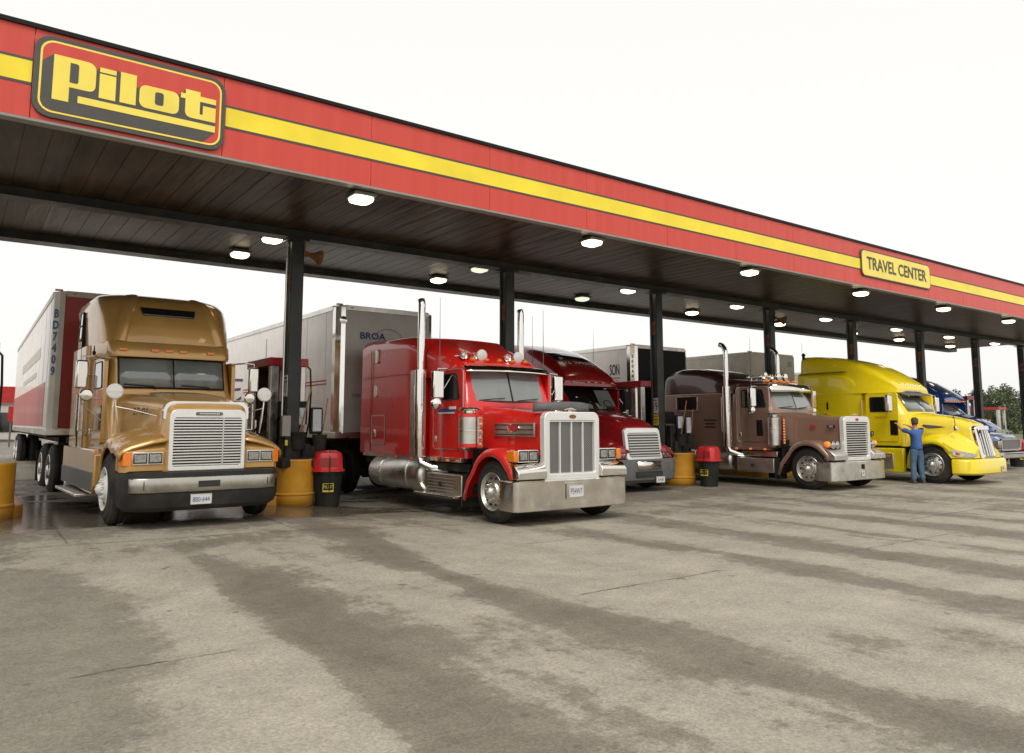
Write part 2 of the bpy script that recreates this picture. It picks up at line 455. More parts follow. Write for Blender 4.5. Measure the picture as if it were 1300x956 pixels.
# ------------------------------------------------------------------ ground heights
def sst(t): t = max(0., min(1., t)); return t*t*(3-2*t)
def gz(x, y):
    a = 1 - sst((x-3.2)/4.6)
    z = .17*a*sst((y-6)/6.5) + .12*a*sst((y-13)/7) + .14*a*sst((y-20)/12)
    if y > 60: z *= max(0, 1-(y-60)/60)
    return z
def build_ground():
    def axis(lo, hi, st, far):
        a = []; x = lo
        while x < hi: a.append(x); x += st
        s = st
        while x < far: a.append(x); s *= 1.25; x += s
        a.append(far); b = []; x = lo; s = st
        while x > -far: s *= 1.25; x -= s; b.append(max(x, -far))
        return b[::-1] + a
    xs = axis(-4, 26, .11, 1500); ys = axis(1.2, 19, .11, 1500)
    nx, ny = len(xs), len(ys)
    vs = [(x, y, gz(x, y)) for y in ys for x in xs]
    fs = [(j*nx+i, j*nx+i+1, (j+1)*nx+i+1, (j+1)*nx+i) for j in range(ny-1) for i in range(nx-1)]
    me = bpy.data.meshes.new('pavement'); me.from_pydata(vs, [], fs); me.materials.append(M['pavement'])
    me.polygons.foreach_set('use_smooth', [True]*len(fs))
    # tyre-darkened and bleached lanes running out of the fuel bays (centre x, half width, value, y from, y to)
    rnd = random.Random(3)
    def wob(y, s): return .10*sin(y*.9+s) + .06*sin(y*2.3+s*2.1)
    lanes = [(1.75, .33, -.55, -5, 10.2, 1), (2.35, .30, .50, 1, 9.6, 2), (2.75, .45, .25, 2, 9.0, 3), (3.5, .45, -.16, -5, 10, 4),
             (4.38, .24, .60, -5, 11.5, 5), (5.4, .6, -.35, -5, 10.5, 6), (6.5, .6, -.42, -5, 10, 7), (7.0, .22, -.35, -5, 9.8, 8),
             (7.72, .25, .38, -5, 10, 9), (8.5, .4, -.28, -5, 10, 10), (9.45, .32, .42, -5, 11, 11), (10.3, .35, -.3, -5, 10, 12),
             (11.1, .12, .2, -5, 10, 13), (11.6, .3, -.45, -5, 10, 14), (12.6, .35, .36, -5, 11, 15), (13.4, .3, -.35, -5, 10, 16),
             (14.4, .3, .30, -5, 11, 17), (15.4, .3, -.3, -5, 10, 18), (17.0, .5, .25, -5, 11, 19), (18.5, .4, -.3, -5, 10, 20), (20, .5, .22, -5, 10, 21), (22, .5, -.25, -5, 10, 22)]
    blobs = [(6.3, 2.9, .65, .55, .62), (5.6, 3.3, .35, .35, .45), (2.45, 5.7, .35, .45, .45), (2.5, 10.2, .5, .35, .45), (4.5, 10.4, .5, .5, .5),
             (6.2, 6.7, .35, .4, .35), (5.0, 1.9, .8, .6, .3), (9.6, 4.9, .5, .25, .3)]
    st, wt, asp, ck = [], [], [], []
    for (x, y, z) in vs:
        s = .42; near = y < 10.6
        for cx, w, v, y0, y1, k in lanes:
            d = (x - cx - wob(y, k))/(w*(1+.25*sin(y*1.3+k*1.7)))
            if abs(d) < 2.2:
                e = math.exp(-d*d*.9 if abs(d) > .8 else -d*d*.45)*min(1, max(0, (y1-y)/1.6))*min(1, max(0, (y-y0)/1.2))
                s += v*e
        for bx_, by, rx, ry, v in blobs:
            q = ((x-bx_)/rx)**2 + ((y-by)/ry)**2
            if q < 5: s += v*math.exp(-q)
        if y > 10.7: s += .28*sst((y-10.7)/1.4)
        if x > 24: s = s*.6 + .15
        st.append(s)
        a = (1 - sst((x-.55-.25*sin(y*1.1))/1.35))*(1 - sst((y-8.9)/1.9)) if near else 0
        asp.append(a)
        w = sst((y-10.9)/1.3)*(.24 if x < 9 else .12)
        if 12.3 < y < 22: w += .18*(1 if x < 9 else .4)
        for bx_, by, rx, ry, v in ((4.9, 12.8, 1.1, 1.1, .40), (4.3, 11.1, 1.1, .4, .35), (2.9, 13.2, 2.2, 1.0, .42), (1.0, 15, .9, 2.5, .35), (7.6, 12.6, 1.5, .5, .3), (2.5, 10.3, .7, .3, .25)):
            q = ((x-bx_)/rx)**2 + ((y-by)/ry)**2
            if q < 4: w += v*math.exp(-q)
        wt.append(w)
        c = 0
        jy = 10.95 - .095*min(x, 14) + .03*sin(x*1.7) if x < 12 else 9.95
        dj = abs(y - jy)
        if dj < .09: c = max(c, 1 - dj/.07)
        for (xa, xb, yc) in ((5.0, 6.9, 5.6), (9.4, 11.7, 5.42), (.75, 1.7, 5.75), (13, 17, 9.2)):
            if xa < x < xb:
                d = abs(y - yc - .05*sin(x*5) - .03*sin(x*11))
                if d < .09: c = max(c, (1 - d/.08)*.8)
        for xc in (1.2, 6.9, 11.7, 16.6):
            if y > 11:
                d = abs(x-xc-.02*sin(y*3))
                if d < .09: c = max(c, 1-d/.08)
        if y > 11:
            for yc in (12.55, 15.3, 18.2):
                d = abs(y-yc-.03*sin(x*2))
                if d < .09: c = max(c, 1-d/.08)
        ck.append(max(0, c))
    for nm, arr in (('stain', st), ('wet', wt), ('asphalt', asp), ('crack', ck)):
        at = me.attributes.new(nm, 'FLOAT', 'POINT'); at.data.foreach_set('value', arr)
    o = bpy.data.objects.new('pavement', me); COL.objects.link(o); o['kind'] = 'structure'
    g = MB()
    for (x0, x1, y0, y1) in ((-900, 1400, 110, 1400), (95, 1400, -900, 109.9)):
        n = 14
        g.sheet([[(x0+(x1-x0)*i/n, y0+(y1-y0)*j/n, .03) for i in range(n+1)] for j in range(n+1)])
    o = g.build('grass_field', 'grass_ground'); o['kind'] = 'structure'
build_ground()

# ------------------------------------------------------------------ canopy
FY = 10.68; CX0, CX1 = -9.0, 39.95; ZS = 5.30; ZT = 6.56
fz = lambda u, v, t: (u, FY - t, v)
can = empty('fuel_canopy', (15, 14.2, 5.3), 0, 'long flat fuel canopy with red fascia and yellow stripe above the truck lanes', 'canopy')
def cpart(mb, name, mat=None, par=None, **k):
    o = mb.build(name, mat, par or can, **k)
    if par is None: o.matrix_parent_inverse = Matrix.Translation((-15, -14.2, -5.3))
    return o
mb = MB()
x = CX0; i = 0
while x < CX1:
    w = 2.28 if x > CX0 else 2.64
    mb.bx(x+.003, min(x+w, CX1)-.003, FY, FY+.14, ZS+.05, ZT-.05); x += w; i += 1
fas = cpart(mb, 'fascia', 'fascia_red', bevel=.004)
mb = MB()
for a, b in ((CX0, .47), (2.79, 19.51), (23.33, CX1)):
    mb.mat('fascia_yellow').bx(a, b, FY-.004, FY+.02, 5.795, 6.075)
    mb.mat('fascia_dark').bx(a, b, FY-.0065, FY+.02, 5.765, 5.797).bx(a, b, FY-.0065, FY+.02, 6.073, 6.105)
cpart(mb, 'fascia_stripe', smooth=False)
cpart(MB().mat('black_paint').bx(CX0, CX1, FY-.035, FY+.2, ZT-.055, ZT).bx(CX1, CX1+.03, FY-.035, 17.7, ZT-.055, ZT), 'coping', 'black_paint')
cpart(MB().bx(CX0, CX1, FY-.012, FY+.16, ZS+.015, ZS+.047), 'bottom_trim', 'grey_panel')
cpart(MB().bx(CX0, CX1, FY+.15, 17.55, ZS+.28, ZT-.12), 'roof_deck', 'grey_panel')
cpart(MB().mat('fascia_red').bx(CX0, CX1, 17.56, 17.7, ZS+.0, ZT-.02).bx(CX1-.14, CX1, FY+.145, 17.555, ZS+.05, ZT-.02), 'back_fascia')
# soffit pans
mb = MB(); rows = []
xs = []; x = CX0
while x < CX1-.2:
    xs += [(x, 0), (x+.293, 0), (x+.296, .010), (x+.305, .010)]; x += .305
ys_ = [FY+.16, 12.4, 14.2, 15.8, 17.12]
rows = [[(a, y, ZS+.012+dz) for a, dz in xs] for y in ys_]
mb.sheet(rows); cpart(mb, 'soffit', 'soffit_metal', smooth=False)
cpart(MB().bx(CX0, CX1-.15, 13.82, 14.08, ZS-.14, ZS+.008).bx(CX0, CX1-.15, 13.78, 14.12, ZS-.155, ZS-.14), 'beam', 'column_paint', bevel=.006)
cpart(MB().bx(CX0, CX1-.02, 17.13, 17.55, ZS-.13, ZS+.05), 'edge_gutter', 'column_paint', bevel=.01)

# the big logo sign
def fil(poly, r, n=5):
    """round the corners of a polygon; r one radius or list"""
    out = []; N_ = len(poly)
    for i, p in enumerate(poly):
        rr = r[i] if isinstance(r, (list, tuple)) else r
        if rr <= 0: out.append(p); continue
        P0 = V((*poly[i-1], 0)); P = V((*p, 0)); P2 = V((*poly[(i+1) % N_], 0))
        a = (P0-P).normalized(); b = (P2-P).normalized(); rr = min(rr, (P0-P).length*.49, (P2-P).length*.49)
        A, B_ = P + a*rr, P + b*rr
        for k in range(n+1):
            t = k/n; q = A*(1-t)**2 + P*2*t*(1-t) + B_*t*t; out.append((q.x, q.y))
    return out
logo = MB().prism(rrect(.48, 2.77, 5.395, 6.445, .20), fz, .0, .045)
logo = cpart(logo, 'logo_sign', 'fascia_dark', bevel=.004); logo['label'] = 'dark rounded sign panel with the yellow word Pilot'
def lay(name, mat, polys, t):
    m_ = MB()
    for p in polys: m_.prism(p, fz, t-.003, t)
    o = m_.build(name, mat, logo, smooth=False); return o
o = MB().frame(rrect(.545, 2.715, 5.455, 6.385, .155), rrect(.568, 2.692, 5.478, 6.362, .135), fz, .046, .050).build('logo_border', 'sign_yellow', logo, smooth=False)
lay('logo_field', 'fascia_red', [rrect(.569, 2.691, 5.479, 6.361, .134)], .050)
# dark block shadow thrown down-left by the word
lay('logo_shadow', 'fascia_dark', [fil([(.571, 6.10), (.69, 6.213), (.78, 6.15), (1.12, 6.16), (1.16, 6.12), (1.20, 6.182), (1.42, 6.19), (1.64, 6.02), (1.72, 6.09), (2.14, 6.06), (2.2, 6.115), (2.245, 6.175), (2.40, 6.12), (2.64, 6.05), (2.64, 5.645), (2.49, 5.483), (.70, 5.483), (.60, 5.52), (.571, 5.60)], 0)], .054)
Pp = fil([(.69, 5.63), (.87, 5.63), (.87, 5.825), (1.16, 5.825), (1.16, 6.21), (.69, 6.21)], [0, 0, 0, .09, .11, 0])
pi1 = [(1.20, 6.12), (1.39, 6.12), (1.39, 6.182), (1.20, 6.182)]
pi2 = [(1.20, 5.775), (1.39, 5.775), (1.39, 6.10), (1.20, 6.10)]
pl = [(1.44, 5.78), (1.63, 5.78), (1.63, 6.19), (1.44, 6.19)]
po = rrect(1.67, 2.16, 5.78, 6.09, .085)
pt = fil([(2.24, 5.785), (2.64, 5.785), (2.64, 5.99), (2.47, 5.99), (2.47, 5.86), (2.43, 5.86), (2.43, 6.04), (2.64, 6.04), (2.64, 6.115), (2.43, 6.115), (2.43, 6.175), (2.24, 6.175), (2.24, 6.11), (2.18, 6.11), (2.18, 6.04), (2.24, 6.04)], [.09]+[0]*15)
bar = [(.97, 5.645), (2.64, 5.645), (2.64, 5.735), (.97, 5.735)]
lay('logo_letters', 'sign_yellow', [Pp, pi1, pi2, pl, po, pt, bar], .058)
for pg in (fil([(.87, 5.89), (.965, 5.89), (.965, 6.145), (.87, 6.145)], [0, .03, .03, 0]), rrect(1.86, 1.965, 5.855, 6.03, .03)): lay('logo_counter', 'fascia_dark', [pg], .062)
# TRAVEL CENTER sign
tc = cpart(MB().prism(rrect(19.49, 23.35, 5.605, 6.355, .15), fz, 0, .04), 'travel_sign', 'fascia_dark', bevel=.004); tc['label'] = 'yellow TRAVEL CENTER sign panel with dark edge'
MB().prism(rrect(19.525, 23.315, 5.64, 6.32, .13), fz, .040, .044).build('sign_face', 'sign_yellow', tc, smooth=False)
text_mesh('sign_lettering', 'TRAVEL CENTER', 'fascia_dark', tc, (21.42, FY-.044, 5.975), (1, 0, 0), (0, 0, 1), .33, .93, .008, bold=.018)

# ------------------------------------------------------------------ ceiling lights
ORD = ['first', 'second', 'third', 'fourth', 'fifth', 'sixth', 'seventh', 'eighth', 'ninth']
def mk_light(mat):
    r = empty('canopy_light', (0, 0, 0))
    MB().bx(-.19, .19, -.19, .19, -.05, 0).bx(-.14, .14, -.14, .14, -.001, .03).build('housing', 'grey_plastic', r, bevel=.006)
    MB().loft([[(a*k, b*k, z) for a, b in rrect(-.178, .178, -.178, .178, .10)] for k, z in ((.93, -.052), (1, -.07), (.90, -.115), (.55, -.14))]).build('diffuser', mat, r, sharp=60)
    return r
L0 = mk_light('lamp_lit'); L1 = mk_light('lamp_weak')
frontX = [.2, 5.02, 10.0, 15.05, 20.0, 24.85, 29.7, 34.6]
midX = [-.1, 4.76, 9.64, 14.48, 19.15, 24.0, 28.8, 33.1, 37.5]
backX = [-.3, 4.65, 9.55, 14.35, 19.1, 23.85, 28.7, 32.4, 37.1]
used0 = used1 = False
for nm, xs_, y in (('front', frontX, 10.98-.0), ('middle', midX, 14.47), ('back', backX, 16.2)):
    j = 0
    for i, x in enumerate(xs_):
        if x < .9 : continue
        if x > 30.5 and nm == 'front': continue
        weak = (nm == 'middle' and i == 2) or (nm == 'back' and i == 3)
        lab = ('dim ' if weak else 'bright ') + 'square canopy light, %s from the left in the %s row under the canopy' % (ORD[j], nm)
        if weak:
            o = copy_tree(L1) if used1 else L1; used1 = True
        else:
            o = copy_tree(L0) if used0 else L0; used0 = True
        o.location = (x, y, ZS-.02); tag(o, lab, 'ceiling light', 'square lights under the canopy'); j += 1

# ------------------------------------------------------------------ columns, islands, dispensers, bins
colX = [.30, 5.15, 10.25, 15.28, 20.38, 25.15, 30.0, 34.85, 39.6]
drumX = [.44, 5.22, 10.4, 15.72, 20.5, 25.3, 30.1, 34.8]
CY = 14.05
dispX = colX
colX = [x*14.05/14.22 for x in colX]
def drum_mesh(r=.35, h=.86):
    mb = MB()
    n = 18; pts = [(r*cos(pi + pi*i/n), r*sin(pi + pi*i/n)) for i in range(n+1)]
    pts = [(-r, .35)] + pts + [(r, .35)]
    zs = [(0, 0), (.20, 0), (.215, .018), (.235, .018), (.25, 0), (h-.03, 0), (h, .012)]
    rows = [[(x*(1+e/r), y*(1+(e/r if y < 0 else 0)), z) for x, y in pts] for z, e in zs]
    return mb.sheet(rows)
for k, cx in enumerate(colX):
    g0 = gz(cx, CY)
    num = 16 + k
    which = 'numbered %d' % num
    if 1 <= k <= 8:
        c = empty('canopy_column', (cx, CY, g0), 0, 'dark square canopy column %s, %s standing column from the left' % (which, ORD[k-1]), 'column', 'columns holding up the canopy')
        MB().bx(-.125, .125, -.125, .125, 0, ZS-.156-g0).build('post', 'column_paint', c, bevel=.012)
        MB().bx(-.2, .2, -.2, .2, ZS-.18-g0, ZS-.157-g0).build('cap_plate', 'column_paint', c)
        MB().tube([(-.15, .05, .5), (-.15, .05, 3.6), (-.15, .05, ZS-.2-g0)], .022, 8).build('conduit', 'aluminium' if k == 1 else 'column_paint', c)
        p = MB().bx(-.130, -.126, -.10, .06, 3.99, 4.35).build('upper_number_plate', 'rust', c)
        text_mesh('plate_number', str(num), 'text_dark', p, (-.131, -.02, 4.17), (0, -1, 0), (0, 0, 1), .15, .7, .003)
        if k in (1, 3, 6):
            z0 = 2.22 if k == 1 else 2.10
            p = MB().bx(-.134, -.126, -.125, .085, z0-.20, z0+.20).build('number_sign', 'plate_white', c)
            text_mesh('number', str(num), 'text_dark', p, (-.1345, -.02, z0-.03), (0, -1, 0), (0, 0, 1), .22, .62, .003, bold=.012)
            MB().bx(-.1362, -.1342, -.10, .06, z0+.13, z0+.16).build('caption_line', 'text_dark', p)
            if k != 1:
                q = MB().mat('text_yellow').bx(-.134, -.126, -.125, .085, z0-.52, z0-.22).mat('text_red').bx(-.1362, -.1342, -.12, .08, z0-.39, z0-.36).mat('text_dark').bx(-.1362, -.1342, -.09, .05, z0-.30, z0-.28).bx(-.1362, -.1342, -.09, .05, z0-.46, z0-.44).build('warning_sticker', None, c)
        if k in (1, 4):
            s = empty('horn_speaker', (cx+.16, CY-.14, ZS-.42), Rd(-20), 'small rusty horn speaker bolted high on column %d' % num, 'loudspeaker', 'rusty horn speakers on the columns')
            MB().lathe((0, 0, 0), (.8, -.3, -.25), [(0, .03), (.06, .04), (.16, .07), (.27, .14), (.29, .15), (.27, .13), (.12, .05), (.1, .0)], 20).build('horn', 'rust', s)
            MB().bx(-.05, .03, -.04, .04, -.05, .05).bx(-.04, -.02, -.02, .02, 0, .22).build('bracket', 'rust', s, bevel=.006)
    # island
    if k < 8:
        ix = drumX[k] - .06; gi = gz(ix, 14.)
        isl = empty('fuel_island', (ix, 16.5, gi-.03), 0, 'raised yellow kerbed fuel island around column %d' % num, 'island', 'fuel islands between the lanes')
        MB().prism(rrect(-.56, .56, -2.5, 3.6, .5, 6), lambda u, v, t: (u, v, t), 0, .21).build('kerb', 'island_yellow', isl, bevel=.02)
        MB().prism(rrect(-.46, .46, -2.3, 3.5, .4, 6), lambda u, v, t: (u, v, t), .2, .214).build('island_slab', 'cream_paint', isl)
        dg_ = drum_mesh().build('end_guard', 'island_yellow', isl, solid=.02); dg_.location = (.06, -2.42 - (.16 if k == 3 else 0), .02)
        if k == 3: dg_.scale = (1.22, 1.22, 1)
# dispensers: open red-capped frame with a black pump inside
def mk_disp():
    r = empty('diesel_dispenser', (0, 0, 0))
    MB().bx(-.03, .74, 0, 1.45, 2.60, 2.76).build('cap', 'cap_red', r, bevel=.01)
    MB().bx(0, .16, .03, .17, 0, 2.6).cut().bx(.60, .70, .03, .15, 0, 2.6).build('front_post', 'aluminium', r, bevel=.01)
    MB().bx(0, .10, 1.2, 1.4, 0, 2.6).cut().bx(.58, .70, 1.2, 1.4, 0, 2.6).build('rear_post', 'cream_paint', r, bevel=.01)
    MB().bx(.10, .60, 1.24, 1.28, 1.55, 2.6).build('back_panel', 'chassis', r)
    MB().bx(.12, .60, .2, 1.2, .0, 1.62).bx(.08, .64, .35, 1.05, 1.0, 1.45).build('pump_body', 'black_plastic', r, bevel=.02)
    MB().bx(.075, .081, .45, .70, 1.12, 1.34).build('price_display', 'grey_plastic', r)
    mb = MB()
    for yy in (.5, .85):
        mb.tube([(.10, yy, 1.5), (-.03, yy+.02, 1.3), (-.08, yy+.04, .9), (-.06, yy+.10, .55), (.02, yy+.16, .8), (.08, yy+.18, 1.1)], .02, 8).cut()
    mb.build('hose', 'rubber', r)
    MB().tube([(.66, .1, 2.7), (.78, .0, 2.55), (.80, -.02, 2.1), (.79, .02, 1.5), (.72, .05, 1.1)], .018, 8).build('overhead_hose', 'rubber', r)
    return r
D0 = mk_disp()
for k in range(8):
    o = D0 if k == 0 else copy_tree(D0)
    gi = gz(drumX[k], 15) + .18
    o.location = ((dispX[k]-.30) if k else -.26, 14.52, gi-.17+ (0.02 if k else -.05))
    tag(o, 'red-capped diesel dispenser with black pump standing behind column %d' % (16+k), 'fuel dispenser', 'diesel dispensers on the islands')
for (x, y, lab) in ((55.4, 21.4, 'far red-capped fuel dispenser near the trees at the right edge'), (48.6, 20.4, 'far red-capped fuel dispenser seen between the blue truck and the trees')):
    o = copy_tree(D0); o.location = (x, y, 0); o.scale = (1.5, 1.2, .98); tag(o, lab, 'fuel dispenser'); del o['group']
# windshield-washing gear on each island end
def mk_service():
    r = empty('washing_station', (0, 0, 0))
    MB().bx(-.05, .05, -.03, .05, 0, 1.45).bx(-.16, .20, -.06, .08, .86, .93).build('stand', 'black_plastic', r, bevel=.008)
    b = MB(); b.lathe((-.04, -.10, .86), (0, 0, 1), [(0, 0), (0, .11), (.24, .135), (.25, .14), (.25, .12), (.05, .1), (.05, 0)], 20); b.build('bucket', 'rubber', r)
    b = MB(); b.lathe((.38, .0, .80), (0, 0, 1), [(0, 0), (0, .10), (.26, .125), (.27, .13), (.27, .11), (.05, .1), (.05, 0)], 20); b.build('bucket', 'rubber', r)
    MB().tube([(-.05, -.08, .95), (.06, -.10, 1.35), (.17, -.12, 1.80)], .013, 8).bx(-.12, .0, -.12, -.06, .93, .98).build('squeegee', 'wood', r)
    MB().tube([(.38, .0, .95), (.44, -.02, 1.2), (.50, -.03, 1.62)], .013, 8).build('squeegee', 'wood', r)
    MB().bx(-.10, .14, -.05, .06, 1.22, 1.50).build('towel_dispenser', 'black_plastic', r, bevel=.03)
    MB().bx(.20, .42, -.05, .07, 1.08, 1.48).build('towel_dispenser', 'black_plastic', r, bevel=.03)
    MB().loft([[(x0 + dx, -.055+.004*i, z) for dx, z in ((-.07-.02*i, 1.22), (.07, 1.22), (.09, 1.47), (-.09, 1.47))] for i in range(2) for x0 in (.02,)]).bx(.23, .38, -.062, -.052, 1.12, 1.45).bx(.0, .08, -.075, -.056, 1.33, 1.44).build('paper_towel', 'paper', r, bevel=.006)
    MB().bx(.36, .40, -.03, .03, .2, 1.3).build('side_post', 'black_plastic', r)
    MB().bx(-.30, -.12, -.03, .12, .72, 1.28).build('control_box', 'black_plastic', r, bevel=.02)
    MB().bx(-.34, .34, -.22, .34, .60, .74).bx(-.25, -.02, -.12, .1, .7, .95).bx(.05, .28, -.08, .12, .7, .9).build('reservoir', 'rubber', r, bevel=.02)
    return r
S0 = mk_service(); u = False
for k in (1, 2, 3, 4, 5, 6, 7):
    o = copy_tree(S0) if u else S0; u = True
    o.location = (drumX[k]+.02, 14.04 - (.12 if k == 3 else 0), gz(drumX[k], 14)-.05); o.scale = (1.12, 1.12, 1.27)
    tag(o, 'black windshield-washing stand with buckets and squeegees behind the yellow guard at column %d' % (16+k), 'washing station', 'washing stations on the island ends')
# meter box on column 17
o = MB().mat('grey_panel').bx(-.08, .08, -.05, .05, -.19, .19).mat('text_yellow').bx(-.02, .03, -.055, -.025, -.36, -.26).mat('column_paint').bx(-.012, .012, -.03, -.02, -.36, -.19).build('meter_box', None, None, bevel=.006)
o.location = (4.93, 13.86, 1.58); tag(o, 'small grey electrical box fixed to the left side of column 17', 'electrical box')
# trash bins
def mk_bin():
    r = empty('trash_bin', (0, 0, 0))
    MB().lathe((0, 0, 0), (0, 0, 1), [(0, 0), (0, .215), (.02, .225), (.60, .27), (.60, .285), (.66, .29), (.66, .26), (.62, .25), (.62, 0)], 28).build('can', 'bin_black', r)
    # square-ish hood lid with an opening on two sides
    rings = [[(a*k, b*k, z) for a, b in rrect(-.27, .27, -.27, .27, .16, 5)] for k, z in ((1.13, .655), (1.13, .685), (1.0, .70), (.97, .93), (.88, 1.0), (.6, 1.035), (.1, 1.045))]
    lid = MB().loft(rings).build('lid', 'bin_red', r)
    mb = MB()
    mb.bx(-.17, .17, -.270, -.262, .735, .91).cut().bx(-.272, -.262, -.17, .17, .735, .91)
    mb.build('opening', 'trailer_red', lid)
    mb = MB().mat('text_yellow').bx(-.10, .10, -.2655, -.2655+.02, .28, .44).mat('bin_black').bx(-.09, .09, -.2675, -.25, .315, .43)
    lb = mb.build('sticker', None, r, smooth=False)
    text_mesh('sticker_lettering', 'PILOT', 'text_yellow', lb, (0, -.268, .372), (1, 0, 0), (0, 0, 1), .06, .8, .003)
    MB().tube([(.02, -.30, .30), (.02, -.31, .67), (.02, -.275, .9), (.02, -.2, 1.04), (.02, .1, 1.06)], .009, 6).build('strap', 'rubber', r)
    return r
B0 = mk_bin(); u = False
for (x, y, rz, where) in ((5.77, 13.84, -.35, 'beside the yellow guard at column 17'), (15.97, 13.12, -1.35, 'between the dark red truck and the brown truck'), (32.6, 12.1, -.5, 'at the right edge of the forecourt')):
    o = copy_tree(B0) if u else B0; u = True
    o.location = (x, y, gz(x, y)); o.rotation_euler = (0, 0, rz); tag(o, 'black trash bin with red hooded lid ' + where, 'trash bin', 'black bins with red lids')
# bunched black fill hoses hanging beside each island end, half behind the washing stand
def mk_hoses():
    mb = MB(); rnd = random.Random(2)
    for i in range(5):
        y = .1+.1*i; h = 1.2+.1*rnd.random()
        mb.tube([(-.12+.05*i, y, 1.75), (-.2+.09*i, y-.05, h), (-.12+.08*i, y-.08, .72), (.0+.06*i, y, .62), (.08+.05*i, y+.05, .9), (.05+.03*i, y+.1, 1.6)], .024, 8)
    mb.bx(-.16, .30, .08, .55, 1.62, 1.95)
    return mb
HB = mk_hoses().build('hose_rack', 'black_plastic', None, sharp=50); u = False
for k in range(1, 8):
    o = HB if not u else HB.copy()
    if u: COL.objects.link(o)
    u = True; o.location = (drumX[k]-.02, 14.2, gz(drumX[k], 14)+.0)
    tag(o, 'rack of black hoses hanging behind the washing stand at column %d' % (16+k), 'hose rack', 'black hose racks on the islands')
# ------------------------------------------------------------------ truck components
def mk_wheel(par, x, y, side, kind='front', rimmat='chrome', r=.515, wd=.28, dual=False, holes=10):
    """side -1/+1: which way the outer face looks; y is the outer face"""
    s = side
    prof = [(0, .30), (0, .33), (.012, .36), (.02, .43), (.045, .475), (.05, .495), (.075, .51), (.09, r), (.125, r), (.127, r-.014), (.137, r-.014), (.139, r), (wd-.139, r), (wd-.137, r-.014), (wd-.127, r-.014), (wd-.125, r), (wd-.09, r), (wd-.05, .50), (wd-.02, .43), (wd, .35), (wd, .30)]
    mb = MB().lathe((x, y, r), (0, -s, 0), prof, 44)
    # faint raised band on the sidewall
    mb.lathe((x, y, r), (0, -s, 0), [(.013, .375), (.009, .385), (.012, .42), (.02, .432)], 44)
    if dual:
        mb.lathe((x, y - s*(wd+.05), r), (0, -s, 0), prof, 32)
        mb.cyl((x, y-s*.2, r), (x, y-s*(wd+.4), r), .30, .30, 24)
    w = mb.build('wheel', 'rubber', par, sharp=25)
    rm = MB()
    if kind == 'front':
        pr = [(.16, .285), (.02, .292), (-.004, .300), (-.010, .306), (-.004, .312), (.010, .308), (.012, .295), (.012, .285), (.035, .270), (.040, .240), (.015, .175), (-.012, .160), (-.020, .135), (-.020, .0)]
        rm.lathe((x, y, r), (0, -s, 0), pr, 44)
    else:
        pr = [(.0, .312), (-.008, .306), (-.004, .298), (.02, .290), (.13, .275), (.15, .24), (.155, .15), (.12, .13), (.12, .10)]
        rm.lathe((x, y, r), (0, -s, 0), pr, 40)
    rim = rm.build('rim', rimmat, w, sharp=30)
    hb = MB(); base = -.02 if kind == 'front' else .12
    if kind == 'front':
        for i in range(10):
            a = 2*pi*(i+.5)/10; c = (x+.128*cos(a), y+s*.018, r+.128*sin(a))
            hb.cyl(c, (c[0], y+s*.055, c[2]), .017, .013, 8)
        hb.lathe((x, y+s*.018, r), (0, s, 0), [(0, .085), (.05, .08), (.075, .06), (.085, .03), (.10, .0)], 20)
    else:
        for i in range(10):
            a = 2*pi*i/10; c = (x+.17*cos(a), y-s*.15, r+.17*sin(a)); hb.cyl(c, (c[0], y-s*.10, c[2]), .016, .012, 7)
        hb.lathe((x, y-s*.13, r), (0, s, 0), [(0, .11), (.14, .10), (.16, .07), (.165, 0)], 20)
    hb.build('hub', 'chrome' if rimmat == 'chrome' else rimmat, w)
    hd = MB(); dd = .052 if kind == 'front' else .158
    for i in range(holes):
        a = 2*pi*i/holes; d = (cos(a), sin(a)); R_ = .222; q = .026
        vs = []
        for t in range(12):
            tt = 2*pi*t/12; rr = R_ + q*.75*cos(tt); aa = a + q*sin(tt)/R_*1.15
            vs.append((x+rr*cos(aa), y - s*(.031 - (.222-rr)*.25) + s*.010 if kind == 'front' else y - s*.146, r+rr*sin(aa)))
        hd.add(vs, [tuple(range(12))])
    hd.build('hand_hole', 'black_plastic', w, smooth=False, solid=.012)
    return w
def fender(par, name, mat, path, y_in, y_out, lip=.12, bulge=0., both=True, th=.03):
    """arched wheel cover swept along path [(x,z)...] in the side view"""
    for s in ((-1, 1) if both else (-1,)):
        rows = []
        for i, (px, pz) in enumerate(path):
            a = path[max(i-1, 0)]; b = path[min(i+1, len(path)-1)]
            t = V((b[0]-a[0], b[1]-a[1])).normalized(); n = V((-t.y, t.x))
            if n.y < 0 and abs(n.y) > .3: n = -n
            if abs(n.y) <= .3 and n.x*(px) < 0: n = -n
            row = []
            for yy, off in ((y_in, .0+bulge), (y_in+(y_out-y_in)*.35, .0+bulge*.75), (y_out-.16, bulge*.25), (y_out-.07, -.008), (y_out-.02, -.035), (y_out, -.085), (y_out, -lip-.02)):
                row.append((px+n.x*off, s*yy, pz+n.y*off))
            rows.append(row)
        MB().sheet(rows).build(name, mat, par, solid=th*(-1 if s > 0 else 1)*0+th, sharp=50)
def arch(cx, cz, r, a0, a1, n=14):
    return [(cx + r*cos(Rd(a0+(a1-a0)*i/n)), cz + r*sin(Rd(a0+(a1-a0)*i/n))) for i in range(n+1)]
